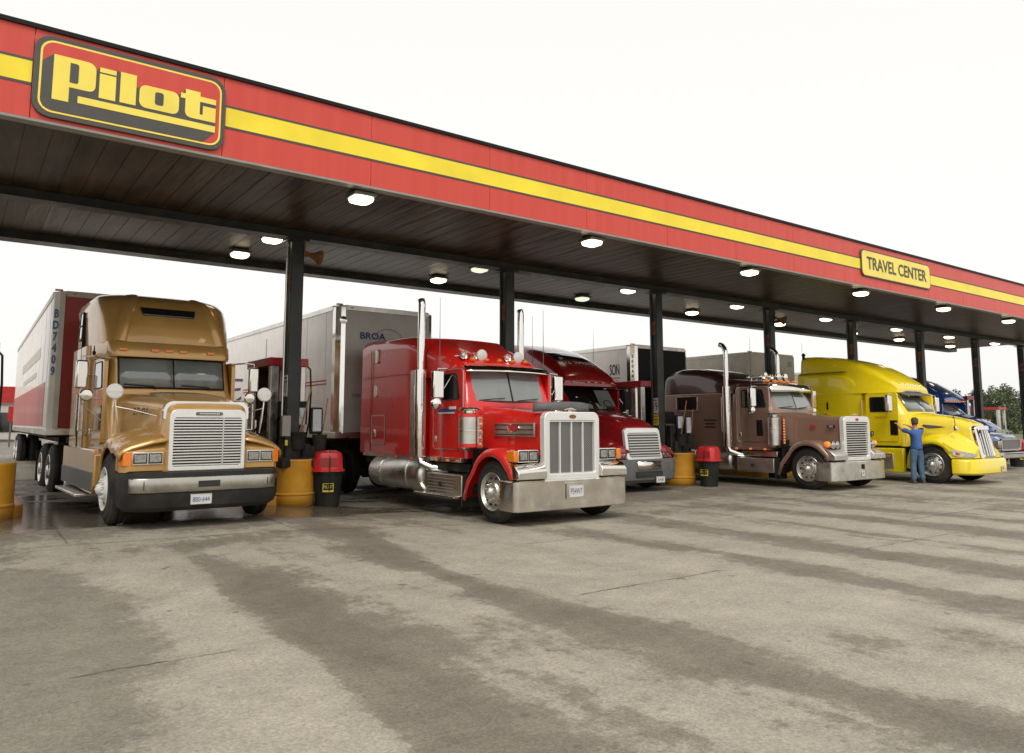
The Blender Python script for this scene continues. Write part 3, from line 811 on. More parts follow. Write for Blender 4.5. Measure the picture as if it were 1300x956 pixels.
def pane(par, name, mat, p00, p10, p11, p01, t=.012, frame=None, fmat='black_plastic', inset=.03):
    P = [V(q) for q in (p00, p10, p11, p01)]; n = (P[1]-P[0]).cross(P[3]-P[0]).normalized()
    o = MB().slab(*[p + n*.004 for p in P], t).build(name, mat, par, bevel=.004)
    if frame:
        c = (P[0]+P[1]+P[2]+P[3])/4
        Q = [p + (p-c).normalized()*inset for p in P]
        MB().slab(*[q - n*.002 for q in Q], t).build(frame, fmat, o, bevel=.006)
    return o
def chassis(par, x0, x1, tand, deck=.95):
    MB().bx(x0, x1, -.45, -.36, .62, .92).bx(x0, x1, .36, .45, .62, .92).bx(x0-1.0, x0, -.40, .40, .4, .8).bx(-1.6, .5, -.5, .5, .42, .95).bx(-.1, .1, -1.0, 1.0, .42, .6).build('chassis', 'chassis', par)
    mb = MB()
    for tx in tand:
        mb.cyl((tx, -.9, .515), (tx, .9, .515), .1).bx(tx-.3, tx+.3, -.3, .3, .45, .85)
    mb.cyl((tand[0]-.65, 0, .98), (tand[0]-.65, 0, 1.06), .5)
    mb.bx(tand[-1]-.5, tand[0]+.5, -.42, .42, .88, 1.0)
    mb.build('drive_axles', 'chassis', par)
    for tx in tand:
        for s in (-1, 1): mk_wheel(par, tx, s*1.20, s, 'rear', 'aluminium', dual=True, holes=8)
    mb = MB()
    for s in (-1, 1):
        a = tand[-1]-.75
        mb.bx(a-.02, a, s*.62, s*1.2, .18, .85).cut()
    mb.build('mud_flap', 'rubber', par)
def mirror(par, x, y0, y1, z0, z1, mat='chrome', arm_to=None, s=-1):
    """tall mirror head with tube arms and a round convex mirror below"""
    o = MB().bx(x-.05, x+.06, s*y0, s*y1, z0, z1).build('mirror', mat, par, bevel=.02)
    mb = MB(); ym = s*(y0+y1)/2
    mb.tube([(x-.35, s*1.0, z1+.02), (x, s*1.0+ (ym-s*1.0)*.5, z1+.05), (x, ym, z1+.04), (x, ym, z1-.02)], .012, 8).cut()
    mb.tube([(x-.30, s*1.0, z0-.08), (x, ym, z0-.07), (x, ym, z0+.02)], .012, 8).cut()
    mb.tube([(x-.1, s*1.02, z1-.05), (x+.0, ym, z0-.02)], .01, 8).cut()
    mb.build('mirror_bracket', 'chrome', o)
    return o
def plate(par, x, y, z, s, mat='text_dark', w=.31, h=.155, wf=.75):
    p = MB().bx(x, x+.006, y-w/2, y+w/2, z-h/2, z+h/2).build('licence_plate', 'plate_white', par, bevel=.004)
    MB().frame(rrect(-w/2, w/2, -h/2, h/2, .02), rrect(-w/2+.007, w/2-.007, -h/2+.007, h/2-.007, .015), lambda u, v, t: (x+t, y+u, z+v), .004, .010).build('plate_frame', 'aluminium', p)
    text_mesh('plate_lettering', s, mat, p, (x+.006, y, z-.008), (0, 1, 0), (0, 0, 1), h*.46, wf, .003)
    return p
def antenna(par, x, y, z, h=1.3, lean=0):
    MB().tube([(x, y, z), (x-lean*.5, y, z+h*.5), (x-lean, y, z+h)], [.009, .006, .003], 6).cyl((x, y, z-.02), (x, y, z+.1), .016).build('antenna', 'grey_plastic', par)
def door_set(par, x0, x1, y, z0, z1, w0, w1, wz0, wz1, trim='aluminium', paintmat=None, slant=.0, handle=True, dmat=None):
    """a door on the right-hand side (and its mirror twin): outline moulding, window, handle"""
    for s in (-1, 1):
        f = lambda u, v, t, s=s: (u, s*(y+t), v)
        d = MB().prism(rrect(x0, x1, z0, z1, .10), f, -.05, .006).build('door', dmat or paintmat, par, bevel=.004)
        MB().frame(rrect(x0, x1, z0, z1, .10), rrect(x0+.018, x1-.018, z0+.018, z1-.018, .09), f, .004, .012).build('door_trim', trim, d)
        poly = [(w0, wz0), (w1, wz0), (w1-slant, wz1), (w0, wz1)]
        poly2 = [(w0-.02, wz0-.02), (w1+.02, wz0-.02), (w1-slant+.02, wz1+.02), (w0-.02, wz1+.02)]
        MB().prism(fil(poly, .05), f, .004, .013).build('window', 'glass_dark', d)
        MB().frame(fil(poly2, .06), fil(poly, .05), f, .004, .018).build('window_frame', 'black_plastic', d)
        if handle: MB().bx(x0+.08, x0+.16, s*(y+.006), s*(y+.03), z0+.13, z0+.25).build('handle', 'chrome', d, bevel=.01)
def shoe_light(mb, pts):
    for (x, y, z) in pts: mb.bx(x-.035, x+.035, y-.02, y+.02, z-.022, z+.022).cut()

# ------------------------------------------------------------------ long-nose trucks (red and brown)
def long_nose(root, P):
    c, m2 = P['paint'], P.get('paint2', P['paint'])
    red = P['red']
    # hood with squared shoulders
    hz = P.get('hz', 0)
    MB().loft([ringx(.56, .55, .53, .74, 1.775+hz, .09, .01), ringx(.2, .585, .56, .80, 1.80+hz, .10, .015), ringx(-.4, .66, .62, .95, 1.86+hz, .12, .02), ringx(-.9, .74, .69, 1.0, 1.915+hz, .13, .02), ringx(-1.14, .80, .75, 1.0, 1.935+hz, .14, .02)]).build('hood', c, root)
    # radiator shell
    g = MB().frame(rrect(-.60, .60, .71, 1.815+hz, .13, 6, (.25, .25, 1, 1)), rrect(-.50, .50, .80, 1.665+hz, .04, 6), lambda u, v, t: (.53+t, u, v), 0, .13).build('grille', 'white_chrome', root, bevel=.015)
    mb = MB()
    if red:
        mb.mat('grille_mesh').bx(.56, .60, -.51, .51, .79, 1.67)
        mb.mat('white_chrome')
        for y in (-.25, 0, .25): mb.bx(.60, .632, y-.012, y+.012, .80, 1.665)
        mb.frame(rrect(-.50, .50, .80, 1.665, .03), rrect(-.485, .485, .815, 1.65, .02), lambda u, v, t: (.60+t, u, v), 0, .05)
    else:
        mb.mat('chassis').bx(.562, .575, -.505, .505, .79, 1.67)
        mb.mat('grille_slat')
        for i in range(15):
            z = .825 + i*.0575; mb.bx(.585, .625, -.495, .495, z-.0115, z+.0115)
    mb.build('grille_insert', None, g)
    f = lambda u, v, t: (.655+t, u, v)
    MB().prism([(.055*cos(a*pi/9)*1.35, 1.735+hz+.034*sin(a*pi/9)) for a in range(18)], f, 0, .012).build('badge', 'text_red' if not red else 'rust', g)
    MB().tube([(.60, -.13, 1.85+hz), (.62, 0, 1.87+hz), (.60, .13, 1.85+hz)], [.006, .016, .006]).cyl((.6, 0, 1.8+hz), (.62, 0, 1.88+hz), .012).build('hood_ornament', 'chrome', g)
    # bug deflector
    if red:
        rows = [[(.60 - .45*(y/.62)**2*.5 + .0, y, z0 - .03*(y/.62)**2) for y in [(-.62+1.24*i/14) for i in range(15)]] for z0 in (1.84, 1.90, 1.985)]
        MB().sheet(rows).build('bug_deflector', 'grey_plastic', root, solid=.008)
    # side vents with badge
    for s in (-1, 1):
        def sf(u, v, t, s=s): return (u, s*(.615 + (.2-u)*.075 + t), v)
        if red:
            o = MB().prism([(-.62, 1.40), (.42, 1.40), (.42, 1.63), (-.62, 1.63)], sf, -.02, .03).build('side_vent', 'aluminium', root, bevel=.006)
            mb = MB()
            for z in (1.435, 1.515, 1.595): mb.prism([(-.59, z-.008), (.39, z-.008), (.39, z+.008), (-.59, z+.008)], sf, .025, .036)
            mb.build('vent_slots', 'chassis', o, smooth=False)
            MB().prism([(-.10+.13*cos(a*pi/9), 1.545+.06*sin(a*pi/9)) for a in range(18)], sf, .03, .044).build('oval_badge', 'text_red', o, bevel=.004)
            MB().frame([(-.10+.145*cos(a*pi/9), 1.545+.07*sin(a*pi/9)) for a in range(18)], [(-.10+.125*cos(a*pi/9), 1.545+.056*sin(a*pi/9)) for a in range(18)], sf, .03, .05).build('badge_rim', 'chrome', o)
        else:
            MB().prism([(-.16+.085*cos(a*pi/9), 1.56+.035*sin(a*pi/9)) for a in range(18)], sf, .0, .022).build('oval_badge', 'text_red', root, bevel=.003)
            MB().prism([(.22, 1.515), (.42, 1.515), (.42, 1.59), (.22, 1.59)], sf, -.01, .02).build('name_badge', 'chassis', root, bevel=.003)
            if s < 0: text_mesh('badge_digits', '1803', 'plate_white', root, (.32, -.628, 1.552), (1, 0, 0), (0, 0, 1), .05, .9, .004)
        MB().cyl((-.88, s*.83, 1.26), (-.97, s*.86, 1.33), .018).bx(-.90, -.84, s*.80, s*.86, 1.22, 1.30).build('hood_latch', 'rubber', root)
    # fenders
    path = [(-.93, .36), (-.80, .66)] + arch(-.03, .56, .665, 152, 42, 12) + [(.58, .90), (.64, .76)]
    fender(root, 'fender', c, path, .60, 1.20)
    MB().bx(-.9, .5, -.9, -.6, .95, 1.05).bx(-.9, .5, .6, .9, .95, 1.05).bx(-.85, -.8, -1.0, 1.0, .4, 1.2).bx(-.7, .5, -.60, .60, .70, 1.1).build('wheel_well', 'chassis', root)
    mb = MB()
    for s in (-1, 1): mb.bx(-.95, -.91, s*.72, s*1.17, .20, .75).cut()
    mb.build('splash_flap', 'rubber', root)
    # front filler blocks, bumper
    for s in (-1, 1):
        MB().loft([[(x, s*y, z) for y, z in q] for x, q in ((.44, [(.60, .74), (1.165, .74), (1.165, 1.0), (.60, 1.03)]), (.62, [(.60, .74), (1.19, .74), (1.185, .95), (.60, .98)]), (.73, [(.60, .74), (1.18, .74), (1.17, .85), (.60, .87)]))]).build('fender_guard', 'chrome' if red else 'aluminium', root, bevel=.01)
    B = MB()
    bz0, bz1 = (.235, .715) if red else (.235, .70)
    ring_ = lambda z, g: [(px, py, z) for px, py, _ in ringz(0, .70+g, .18, 1.215+g, .10, .02, 6)]
    B.loft([ring_(bz0, -.012), ring_(bz0+.012, 0), ring_(bz1-.06, 0), ring_(bz1-.02, 0), ring_(bz1, -.02)])
    bo = B.build('bumper', 'chrome_worn' if red else 'aluminium', root, sharp=30)
    if red:
        MB().bx(.712, .722, -.215, .215, .385, .66).build('plate_holder', 'chrome_worn', bo, bevel=.004)
        MB().bx(.714, .7235, -.215, -.200, .40, .645).build('plate_slot', 'chassis', bo)
        plate(bo, .723, .01, .52, 'P54W7', 'text_blue', .32, .20, .62)
    else:
        MB().bx(.722, .735, .02, .13, .50, .62).build('tow_hook', 'chassis', bo)
        plate(bo, .722, .06, .40, '8417', 'text_blue', .15, .15, .4)
    # headlights
    for s in (-1, 1):
        if red:
            h = MB().bx(.34, .575, s*.66, s*1.07, 1.0, 1.20).build('headlight', 'chrome', root, bevel=.015)
            MB().bx(.572, .578, s*.675, s*.86, 1.018, 1.182).cut().bx(.572, .578, s*.87, s*1.055, 1.018, 1.182).build('lens_frame', 'chassis', h, bevel=.006)
            MB().bx(.574, .585, s*.70, s*.84, 1.04, 1.16).cut().bx(.574, .585, s*.89, s*1.03, 1.04, 1.16).build('lens', 'lens', h, bevel=.01)
            MB().bx(.38, .60, s*1.072, s*1.17, 1.01, 1.19).build('turn_signal', 'amber', h, bevel=.02)
        else:
            h = MB()
            for yy in (.74, .92): h.lathe((.36, s*yy, 1.10), (1, 0, 0), [(0, .03), (.05, .075), (.16, .088), (.19, .092), (.19, .08)], 18)
            h.bx(.30, .50, s*.60, s*1.0, 1.07, 1.13)
            h = h.build('headlight', 'chrome', root)
            mm = MB()
            for yy in (.74, .92): mm.lathe((.545, s*yy, 1.10), (1, 0, 0), [(0, .085), (.025, .06), (.035, 0)], 16).cut()
            mm.build('lens', 'lens', h)
            MB().sphere((.48, s*1.08, 1.12), .075, sc=(1.2, .8, 1)).build('turn_signal', 'amber_lit', h)
    # cab
    MB().loft([ringz(1.0, -1.08, -2.44, 1.0, .08), ringz(1.93, -1.10, -2.44, 1.0, .10, .02), ringz(2.0, -1.12, -2.44, .99, .12, .05), ringz(2.60, -1.33, -2.44, .945, .13, .06), ringz(2.70, -1.42, -2.44, .90, .15, .05), ringz(2.75, -1.6, -2.44, .80, .2)]).build('cab', c, root)
    wf = lambda k, z: -1.09 - .34*(z-1.96)
    for s in (-1, 1):
        a, b = (.02, .80) if s > 0 else (-.80, -.02)
        def q(y, z): return (wf(0, z) + .085 - .085*(abs(y)/.82)**1.5 - (.0 if abs(y) < .5 else .01), y, z)
        zt = 2.585; P4 = (q(a, 2.03), q(b, 2.03), q(b*.965 if s > 0 else b, zt), q(a if s > 0 else a*.965, zt))
        pane(root, 'windshield', 'glass_sky_tint', *P4, t=.03, frame='windshield_gasket', inset=.022)
        MB().tube([q(a+.1, 2.04), V(q(a+.42, 2.07))+V((.03, 0, 0)), V(q(a+.62, 2.085))+V((.03, 0, 0))], .008, 6).build('wiper', 'chassis', root)
    # visor
    rows = [[(-1.27 + dx + .10 - .10*(y/.95)**2, y, z - .015*(y/.95)**2) for y in [(-.96+1.92*i/12) for i in range(13)]] for dx, z in ((-.06, 2.70), (.05, 2.675), (.13, 2.60 if red else 2.57), (.155, 2.575 if red else 2.47))]
    MB().sheet(rows).build('sun_visor', 'chrome', root, solid=.01)
    # doors
    door_set(root, -2.22, -1.16, 1.0, 1.14, 2.62, -2.02, -1.28, 2.07, 2.52, 'aluminium', c, .10)
    if not red:
        MB().bx(-1.58, -1.38, -1.016, -1.004, 1.30, 1.72).build('door_vent_window', 'glass_dark', root, bevel=.03)
        MB().bx(-2.2, -1.2, -.99, .99, 2.62, 2.68).build('roof_rail', m2, root)
    # sleeper
    L = P['sl']; sx = -2.56
    if red:
        MB().loft([ringx(-5.34, 1.02, 1.0, 1.22, 3.36, .16, .03), ringx(-5.26, 1.08, 1.06, 1.0, 3.42, .20, .03), ringx(-4.9, 1.10, 1.08, 1.0, 3.44, .22, .03), ringx(-3.2, 1.10, 1.07, 1.0, 3.36, .24, .04), ringx(sx-.1, 1.10, 1.05, 1.0, 3.28, .28, .04), ringx(sx, 1.08, 1.02, 1.02, 3.2, .3, .04)]).build('sleeper', c, root, sharp=30)
        MB().loft([ringx(sx+.05, 1.0, .99, 2.5, 3.22, .30, .04), ringx(-2.3, .99, .97, 2.5, 3.12, .28, .05), ringx(-1.95, .98, .94, 2.5, 2.98, .24, .05), ringx(-1.6, .96, .90, 2.5, 2.84, .16, .04), ringx(-1.40, .93, .86, 2.5, 2.72, .1, .03)]).build('roof_fairing', c, root)
        MB().bx(-5.0, -3.05, -1.112, -1.1, 2.60, 2.606).bx(-4.72, -4.705, -1.112, -1.1, 1.05, 3.2).build('panel_seam', 'text_red', root)
        f = lambda u, v, t: (u, -(1.10+t), v)
        o = MB().prism(rrect(-4.66, -4.02, 1.18, 1.80, .05), f, .0, .008).build('locker_door', c, root)
        MB().frame(rrect(-4.66, -4.02, 1.18, 1.80, .05), rrect(-4.64, -4.04, 1.2, 1.78, .04), f, .004, .014).build('locker_trim', 'aluminium', o)
        MB().bx(-4.53, -4.45, -1.13, -1.1, 1.33, 1.50).build('handle', 'chrome', o, bevel=.01)
        MB().prism(rrect(-4.52, -4.40, 2.90, 3.20, .04), f, -.02, .02).cut().prism(rrect(-4.55, -4.43, 2.18, 2.44, .04), f, -.02, .02).build('marker_vent', 'aluminium', root, bevel=.008)
        MB().prism([(-2.95, 1.0), (-2.5, 1.0), (-2.5, 2.66), (-2.95, 2.66)], f, -.02, .006).build('stack_panel', 'aluminium', root, bevel=.004)
    else:
        MB().loft([ringx(-4.80, 1.05, 1.03, 1.0, 2.50, .05), ringx(-4.72, 1.08, 1.06, .98, 2.50, .05), ringx(sx, 1.08, 1.06, .98, 2.50, .05)]).build('sleeper', c, root)
        MB().loft([ringx(-4.80, 1.03, .98, 2.495, 3.06, .2, .02), ringx(-4.70, 1.062, 1.0, 2.495, 3.16, .24, .02), ringx(-4.2, 1.062, 1.0, 2.495, 3.22, .26, .03), ringx(-3.5, 1.062, 1.0, 2.495, 3.19, .26, .03), ringx(-3.0, 1.062, 1.0, 2.495, 3.08, .24, .03), ringx(-2.7, 1.062, 1.0, 2.495, 2.95, .22, .03), ringx(-2.5, 1.04, .98, 2.495, 2.84, .2, .03)]).build('sleeper_roof', m2, root)
        MB().loft([ringx(-2.5, .99, .96, 2.45, 2.84, .18, .03), ringx(-2.0, .985, .94, 2.45, 2.80, .16, .04), ringx(-1.55, .96, .9, 2.5, 2.74, .12, .03), ringx(-1.40, .94, .88, 2.5, 2.68, .08, .03)]).build('roof_cap', m2, root)
        f = lambda u, v, t: (u, -(1.077+t), v)
        w = MB().prism(rrect(-4.28, -3.52, 2.0, 2.40, .05), f, 0, .010).build('sleeper_window', 'glass_dark', root)
        MB().frame(rrect(-4.31, -3.49, 1.97, 2.43, .06), rrect(-4.27, -3.53, 2.01, 2.39, .04), f, 0, .02).build('window_frame', 'aluminium', w, bevel=.004)
        mb = MB()
        for z, a, b in ((1.72, -3.28, -2.88), (1.62, -3.24, -2.92), (1.53, -3.26, -2.90)):
            x = a
            while x < b: mb.prism([(x, z-.022), (x+.05, z-.022), (x+.05, z+.022), (x, z+.022)], f, 0, .004); x += .066
        mb.build('faded_lettering', 'text_dark', root, smooth=False)
    yb = 1.06
    # rocker strip with amber lights
    MB().bx(-L[0], -1.15, -yb, yb, .93, 1.005).build('rocker_panel', 'aluminium' if red else c, root, bevel=.006)
    mb = MB(); xs_ = [-5.0, -4.3, -3.6, -2.95, -2.0, -1.6, -1.25] if red else [-4.6, -3.9, -3.25, -2.9, -2.2, -1.75, -1.3]
    for s in (-1, 1): shoe_light(mb, [(x, s*(yb+.006), .955) for x in xs_])
    mb.build('running_lights', 'amber' if red else 'amber_lit', root, bevel=.006)
    # exhaust stacks
    for s in (-1, 1):
        X, Yy = -2.38, s*1.19
        st = MB().cyl((X, Yy, 1.0), (X, Yy, 2.64), .115, .115, 24).tube([(X, Yy, 1.0), (X+.05, Yy, .88), (X+.22, s*1.05, .80), (X+.4, s*.8, .78)], .075, 12).build('exhaust_stack', 'chrome', root)
        if red:
            MB().tube([(X, Yy, 2.6), (X, Yy, 3.3), (X, Yy, 3.93), (X-.03, Yy, 4.0)], .072, 20).build('stack_pipe', 'chrome', st)
        else:
            MB().tube([(X, Yy, 2.5), (X, Yy, 3.3), (X, Yy, 3.58), (X-.035, Yy, 3.70), (X-.10, Yy, 3.78), (X-.19, Yy, 3.82)], .066, 20).build('stack_pipe', 'chrome', st)
        MB().tube([(X-.13, Yy+s*.06, 1.4), (X-.13, Yy+s*.06, 2.35)], .013, 8).bx(X-.15, X, Yy, Yy+s*.06, 1.38, 1.41).bx(X-.15, X, Yy, Yy+s*.06, 2.33, 2.36).build('grab_bar', 'chrome', st)
        # fuel tank
        tx0, tx1, tr = (-4.55, -2.34, .315) if red else (-4.5, -2.30, .30)
        t = MB().lathe((tx0, s*.93, .64), (1, 0, 0), [(0, .0), (.0, tr*.72), (.03, tr*.9), (.09, tr), (tx1-tx0-.09, tr), (tx1-tx0-.03, tr*.9), (tx1-tx0, tr*.72), (tx1-tx0, 0)], 36).build('fuel_tank', 'aluminium', root)
        mb = MB()
        for xx in (tx0+.55, tx1-.55): mb.lathe((xx, s*.93, .64), (1, 0, 0), [(0, tr+.002), (0, tr+.01), (.05, tr+.01), (.05, tr+.002)], 36).cut()
        mb.build('tank_strap', 'chrome', t)
        # tool box step
        bxo = MB().bx(-2.12, -.97 if not red else -.92, s*.72, s*1.18, .36, .72).build('step_box', 'aluminium', root, bevel=.012)
        if red: MB().bx(-2.42, -.98, s*.85, s*1.30, .325, .365).build('step_plate', 'chrome_worn', bxo, bevel=.008)
        mb = MB()
        for i in range(5): mb.bx(-2.08, -1.2, s*1.178, s*1.184, .42+i*.055, .43+i*.055)
        mb.build('box_ribs', 'grey_panel', bxo)
        MB().cyl((-1.62, s*1.18, .54), (-1.62, s*1.20, .54), .045).build('box_latch', 'chassis', bxo)
        MB().bx(-2.1, -.98, s*.75, s*1.0, .76, .90).build('battery_box', 'chassis' if red else 'aluminium', root, bevel=.02)
        # air cleaner
        ax = -.80 if red else -.98; ay = s*1.10
        tr = .19 if red else .16
        ac = MB().cyl((ax, ay, 1.27 if red else 1.07), (ax, ay, 1.78), tr, tr, 30)
        ac = ac.build('air_cleaner', 'aluminium', root)
        b = MB()
        if red: b.mat(c).cyl((ax, ay, 1.215), (ax, ay, 1.275), tr+.004, tr+.004, 30).cut().cyl((ax, ay, 1.73), (ax, ay, 1.79), tr+.004, tr+.004, 30)
        if red: b.cut()
        b.mat('chrome').lathe((ax, ay, 1.785), (0, 0, 1), [(0, tr*.9), (.02, tr*.55), (.05, tr*.55), (.06, tr*1.02), (.085, tr*1.06), (.11, tr*.9), (.125, .0)], 28)
        b.cut().mat('aluminium').lathe((ax, ay, 1.215 if red else 1.07), (0, 0, -1), [(0, tr), (.05, tr*.7), (.07, .0)], 26)
        b.build('cleaner_cap', None, ac)
        MB().lathe((ax, ay, 1.50), (0, 0, 1), [(-.012, tr+.001), (-.01, tr+.008), (.01, tr+.008), (.012, tr+.001)], 28).build('clamp', 'chrome', ac)
        lp = MB().bx(ax+.215, ax+.255, s*1.0, s*1.08, 1.20 if red else 1.10, 1.76).build('light_panel', 'chrome', root)
        mb = MB(); n = 5 if red else 9
        for i in range(n): 
            z = (1.26 if red else 1.13) + i*(.112 if red else .072); mb.cyl((ax+.255, s*1.04, z), (ax+.28, s*1.04, z), .028 if red else .02, .02 if red else .014, 10).cut()
        mb.build('amber_lights', 'amber' if red else 'amber_lit', lp)
        mirror(root, -1.42, 1.28, 1.50, 2.07, 2.56, 'chrome', s=s)
        mi = MB().lathe((-1.42, s*1.40, 1.97), (1, 0, 0), [(.0, .0), (.0, .10), (-.05, .10), (.05, .105), (.09, .06), (.10, 0)], 20).build('convex_mirror', 'chrome', root)
        antenna(root, -1.5, s*1.30 if s < 0 else s*1.1, 2.56, 1.35)
    # roof lights and horns
    mb = MB(); hs = (-.62, -.3, 0, .3, .62)
    for y in hs: mb.sphere((-1.47, y, 2.81 if red else 2.78), .05, 10, 6, (1.4, 1, .8)).cut()
    mb.build('roof_markers', 'amber' if red else 'amber_lit', root)
    mb = MB(); ls = (-.37, .48) if red else (-.62, -.02, .30)
    for y in ls: mb.lathe((-1.62, y, 2.90), (1, 0, 0), [(0, .0), (.0, .05), (.06, .10), (.10, .112), (.12, .112), (.13, .1), (.14, .0)], 22).cyl((-1.57, y, 2.72), (-1.57, y, 2.9), .02).cut()
    mb.build('spot_lamp', 'plate_white' if red else 'chrome', root)
    mb = MB()
    for y, L_ in (((-.80, .5), (-.52, .42), (.2, .5)) if red else ((-.78, .5), (-.55, .6), (-.35, .42))):
        mb.lathe((-1.98, y, 2.88), (1, 0, 0), [(0, .0), (0, .045), (.06, .045), (.08, .02), (L_*.7, .028), (L_, .07), (L_+.01, .075), (L_, .06), (L_-.1, .02)], 18)
        mb.cyl((-1.85, y, 2.72), (-1.85, y, 2.88), .015).cut()
    mb.build('air_horn', 'chrome', root)
    for s in (-1, 1): mk_wheel(root, 0, s*1.18, s, 'front', 'aluminium')
    chassis(root, -9.0 if red else -8.6, .5, P['tand'])
    MB().bx(-L[0]-.05, -1.2, -.95, .95, .80, .93).bx(-5.2 if red else -4.6, -2.5, -.55, .55, .4, .85).build('under_frame', 'chassis', root)
m, N, L_, B_ = nt('grille_mesh')
tc_ = N.new('ShaderNodeTexCoord'); mp_ = N.new('ShaderNodeMapping'); mp_.inputs['Scale'].default_value = (1, 46, 46)
ck_ = N.new('ShaderNodeTexChecker'); ck_.inputs['Scale'].default_value = 1; ck_.inputs['Color1'].default_value = (.27, .26, .25, 1); ck_.inputs['Color2'].default_value = (.11, .11, .105, 1)
L_.new(tc_.outputs['Object'], mp_.inputs[0]); L_.new(mp_.outputs[0], ck_.inputs['Vector']); L_.new(ck_.outputs['Color'], B_.inputs['Base Color'])
B_.inputs['Metallic'].default_value = .6; B_.inputs['Roughness'].default_value = .4; MATS['grille_mesh'] = m

def truck_root(name, x, y, z, yaw, label, cat='truck'):
    return empty(name, (x, y, z), Rd(-90 + yaw), label, cat)
T_red = truck_root('semi_truck', 8.3, 10.3, gz(7.3, 10.3), 0, 'bright red long-nose semi truck with chrome grille and large chrome bumper, nearest in the middle')
long_nose(T_red, dict(paint='paint_red', red=True, sl=(5.15,), tand=(-6.7, -8.0)))
# small flag decal and eagle stripe on the red truck's door
MB().mat('text_blue').bx(-2.02, -1.45, -1.020, -1.008, 1.83, 1.89).mat('plate_white').bx(-2.02, -1.45, -1.020, -1.008, 1.80, 1.83).mat('text_white').bx(-1.62, -1.40, -1.0215, -1.010, 1.88, 1.93).build('door_decal', None, T_red, smooth=False)
T_brown = truck_root('semi_truck', 18.25, 10.95, 0, 0, 'brown and maroon long-nose semi truck with bright slatted grille and curved-tip stacks')
long_nose(T_brown, dict(paint='paint_brown', paint2='paint_maroon', red=False, sl=(4.7,), tand=(-6.3, -7.6), hz=-.01))
# ------------------------------------------------------------------ gold truck, high-roof, set-back axle
T = truck_root('semi_truck', 2.93, 12.45, .17, 1.7, 'gold high-roof semi truck with white slatted grille and black bumper, leftmost truck')
G_ = 'paint_gold'
MB().loft([ringx(.92, .54, .52, .78, 1.67, .10, .02), ringx(.86, .585, .56, .76, 1.72, .12, .03), ringx(.4, .62, .58, .9, 1.78, .14, .05), ringx(-.3, .76, .70, 1.0, 1.84, .17, .06), ringx(-.9, .88, .82, 1.0, 1.90, .18, .05), ringx(-1.25, .97, .90, 1.0, 1.93, .18, .03)]).build('hood', G_, T)
# raised centre of the hood with a bright nose trim
MB().loft([ringx(.905, .50, .48, 1.5, 1.73, .05, .01), ringx(.3, .50, .46, 1.5, 1.86, .09, .02), ringx(-.6, .52, .46, 1.5, 1.94, .09, .02), ringx(-1.2, .52, .46, 1.5, 1.96, .09, .02)]).build('hood_bulge', G_, T)
MB().frame(rrect(-.598, .598, 1.52, 1.772, .13, 5, (.1, .1, 1, 1)), rrect(-.56, .56, 1.50, 1.73, .12, 5, (.1, .1, 1, 1)), lambda u, v, t: (.75+t, u, v), 0, .10).build('hood_trim', 'chrome', T)
g = MB().frame(rrect(-.53, .53, .79, 1.655, .10, 6, (.2, .2, 1, 1)), rrect(-.475, .475, .85, 1.535, .03, 6), lambda u, v, t: (.90+t, u, v), 0, .055).build('grille', 'white_chrome', T, bevel=.008)
mb = MB().mat('chassis').bx(.915, .928, -.49, .49, .84, 1.55).mat('grille_slat')
for i in range(17):
    z = .868 + i*.0405; mb.bx(.932, .957, -.48, .48, z-.0095, z+.0095)
mb.bx(.93, .957, .20, .215, .85, 1.54)
mb.build('grille_insert', None, g)
bd = MB().prism(rrect(-.19, .19, 1.57, 1.618, .022), lambda u, v, t: (.955+t, u, v), 0, .01).build('badge', 'grey_plastic', g, bevel=.003)
mb = MB()
for i in range(12): mb.bx(.966, .968, -.14+i*.024, -.125+i*.024, 1.585, 1.604)
mb.build('badge_letters', 'plate_white', bd, smooth=False)
# fenders: full-bodied, blending into the nose
path = [(-.74, .50), (-.66, .80)] + arch(-.02, .58, .69, 150, 62, 9) + [(.50, 1.20), (.72, 1.14), (.86, 1.08)]
fender(T, 'fender', G_, path, .52, 1.14, lip=.14, bulge=.16)
for s in (-1, 1):
    # nose cheek holding the headlamps
    MB().loft([[(x, s*y, z) for y, z in q] for x, q in (
        (.46, [(.50, .80), (1.105, .80), (1.105, 1.14), (.90, 1.235), (.50, 1.34)]),
        (.72, [(.50, .78), (1.10, .78), (1.095, 1.10), (.90, 1.18), (.50, 1.28)]),
        (.84, [(.52, .78), (1.05, .78), (1.04, 1.08), (.88, 1.12), (.52, 1.17)]),
        (.875, [(.54, .80), (1.01, .80), (1.0, 1.05), (.88, 1.07), (.54, 1.10)]))]).build('fender_nose', G_, T, sharp=28)
    h = MB().bx(.84, .892, s*.58, s*.98, .88, 1.06).build('headlight', 'aluminium', T, bevel=.008)
    MB().bx(.888, .897, s*.595, s*.775, .90, 1.04).cut().bx(.888, .897, s*.79, s*.97, .90, 1.04).build('lens_frame', 'black_plastic', h, bevel=.004)
    MB().bx(.893, .902, s*.61, s*.76, .915, 1.025).cut().bx(.893, .902, s*.805, s*.955, .915, 1.025).build('lens', 'lens', h, bevel=.006)
    MB().loft([[(x, s*y, z) for x, y in ((.885, .985), (.84, 1.085), (.68, 1.115), (.68, 1.03), (.80, .98))] for z in (.87, 1.065)]).build('turn_signal', 'amber', h, bevel=.008)
    MB().bx(-.78, -.70, s*1.16, s*1.19, .98, 1.05).build('side_marker', 'amber', T, bevel=.008)
MB().bx(-.85, .6, -.9, -.6, 1.0, 1.08).bx(-.85, .6, .6, .9, 1.0, 1.08).bx(-.80, -.74, -1.0, 1.0, .4, 1.2).bx(-.7, .8, -.55, .55, .70, 1.1).build('wheel_well', 'chassis', T)
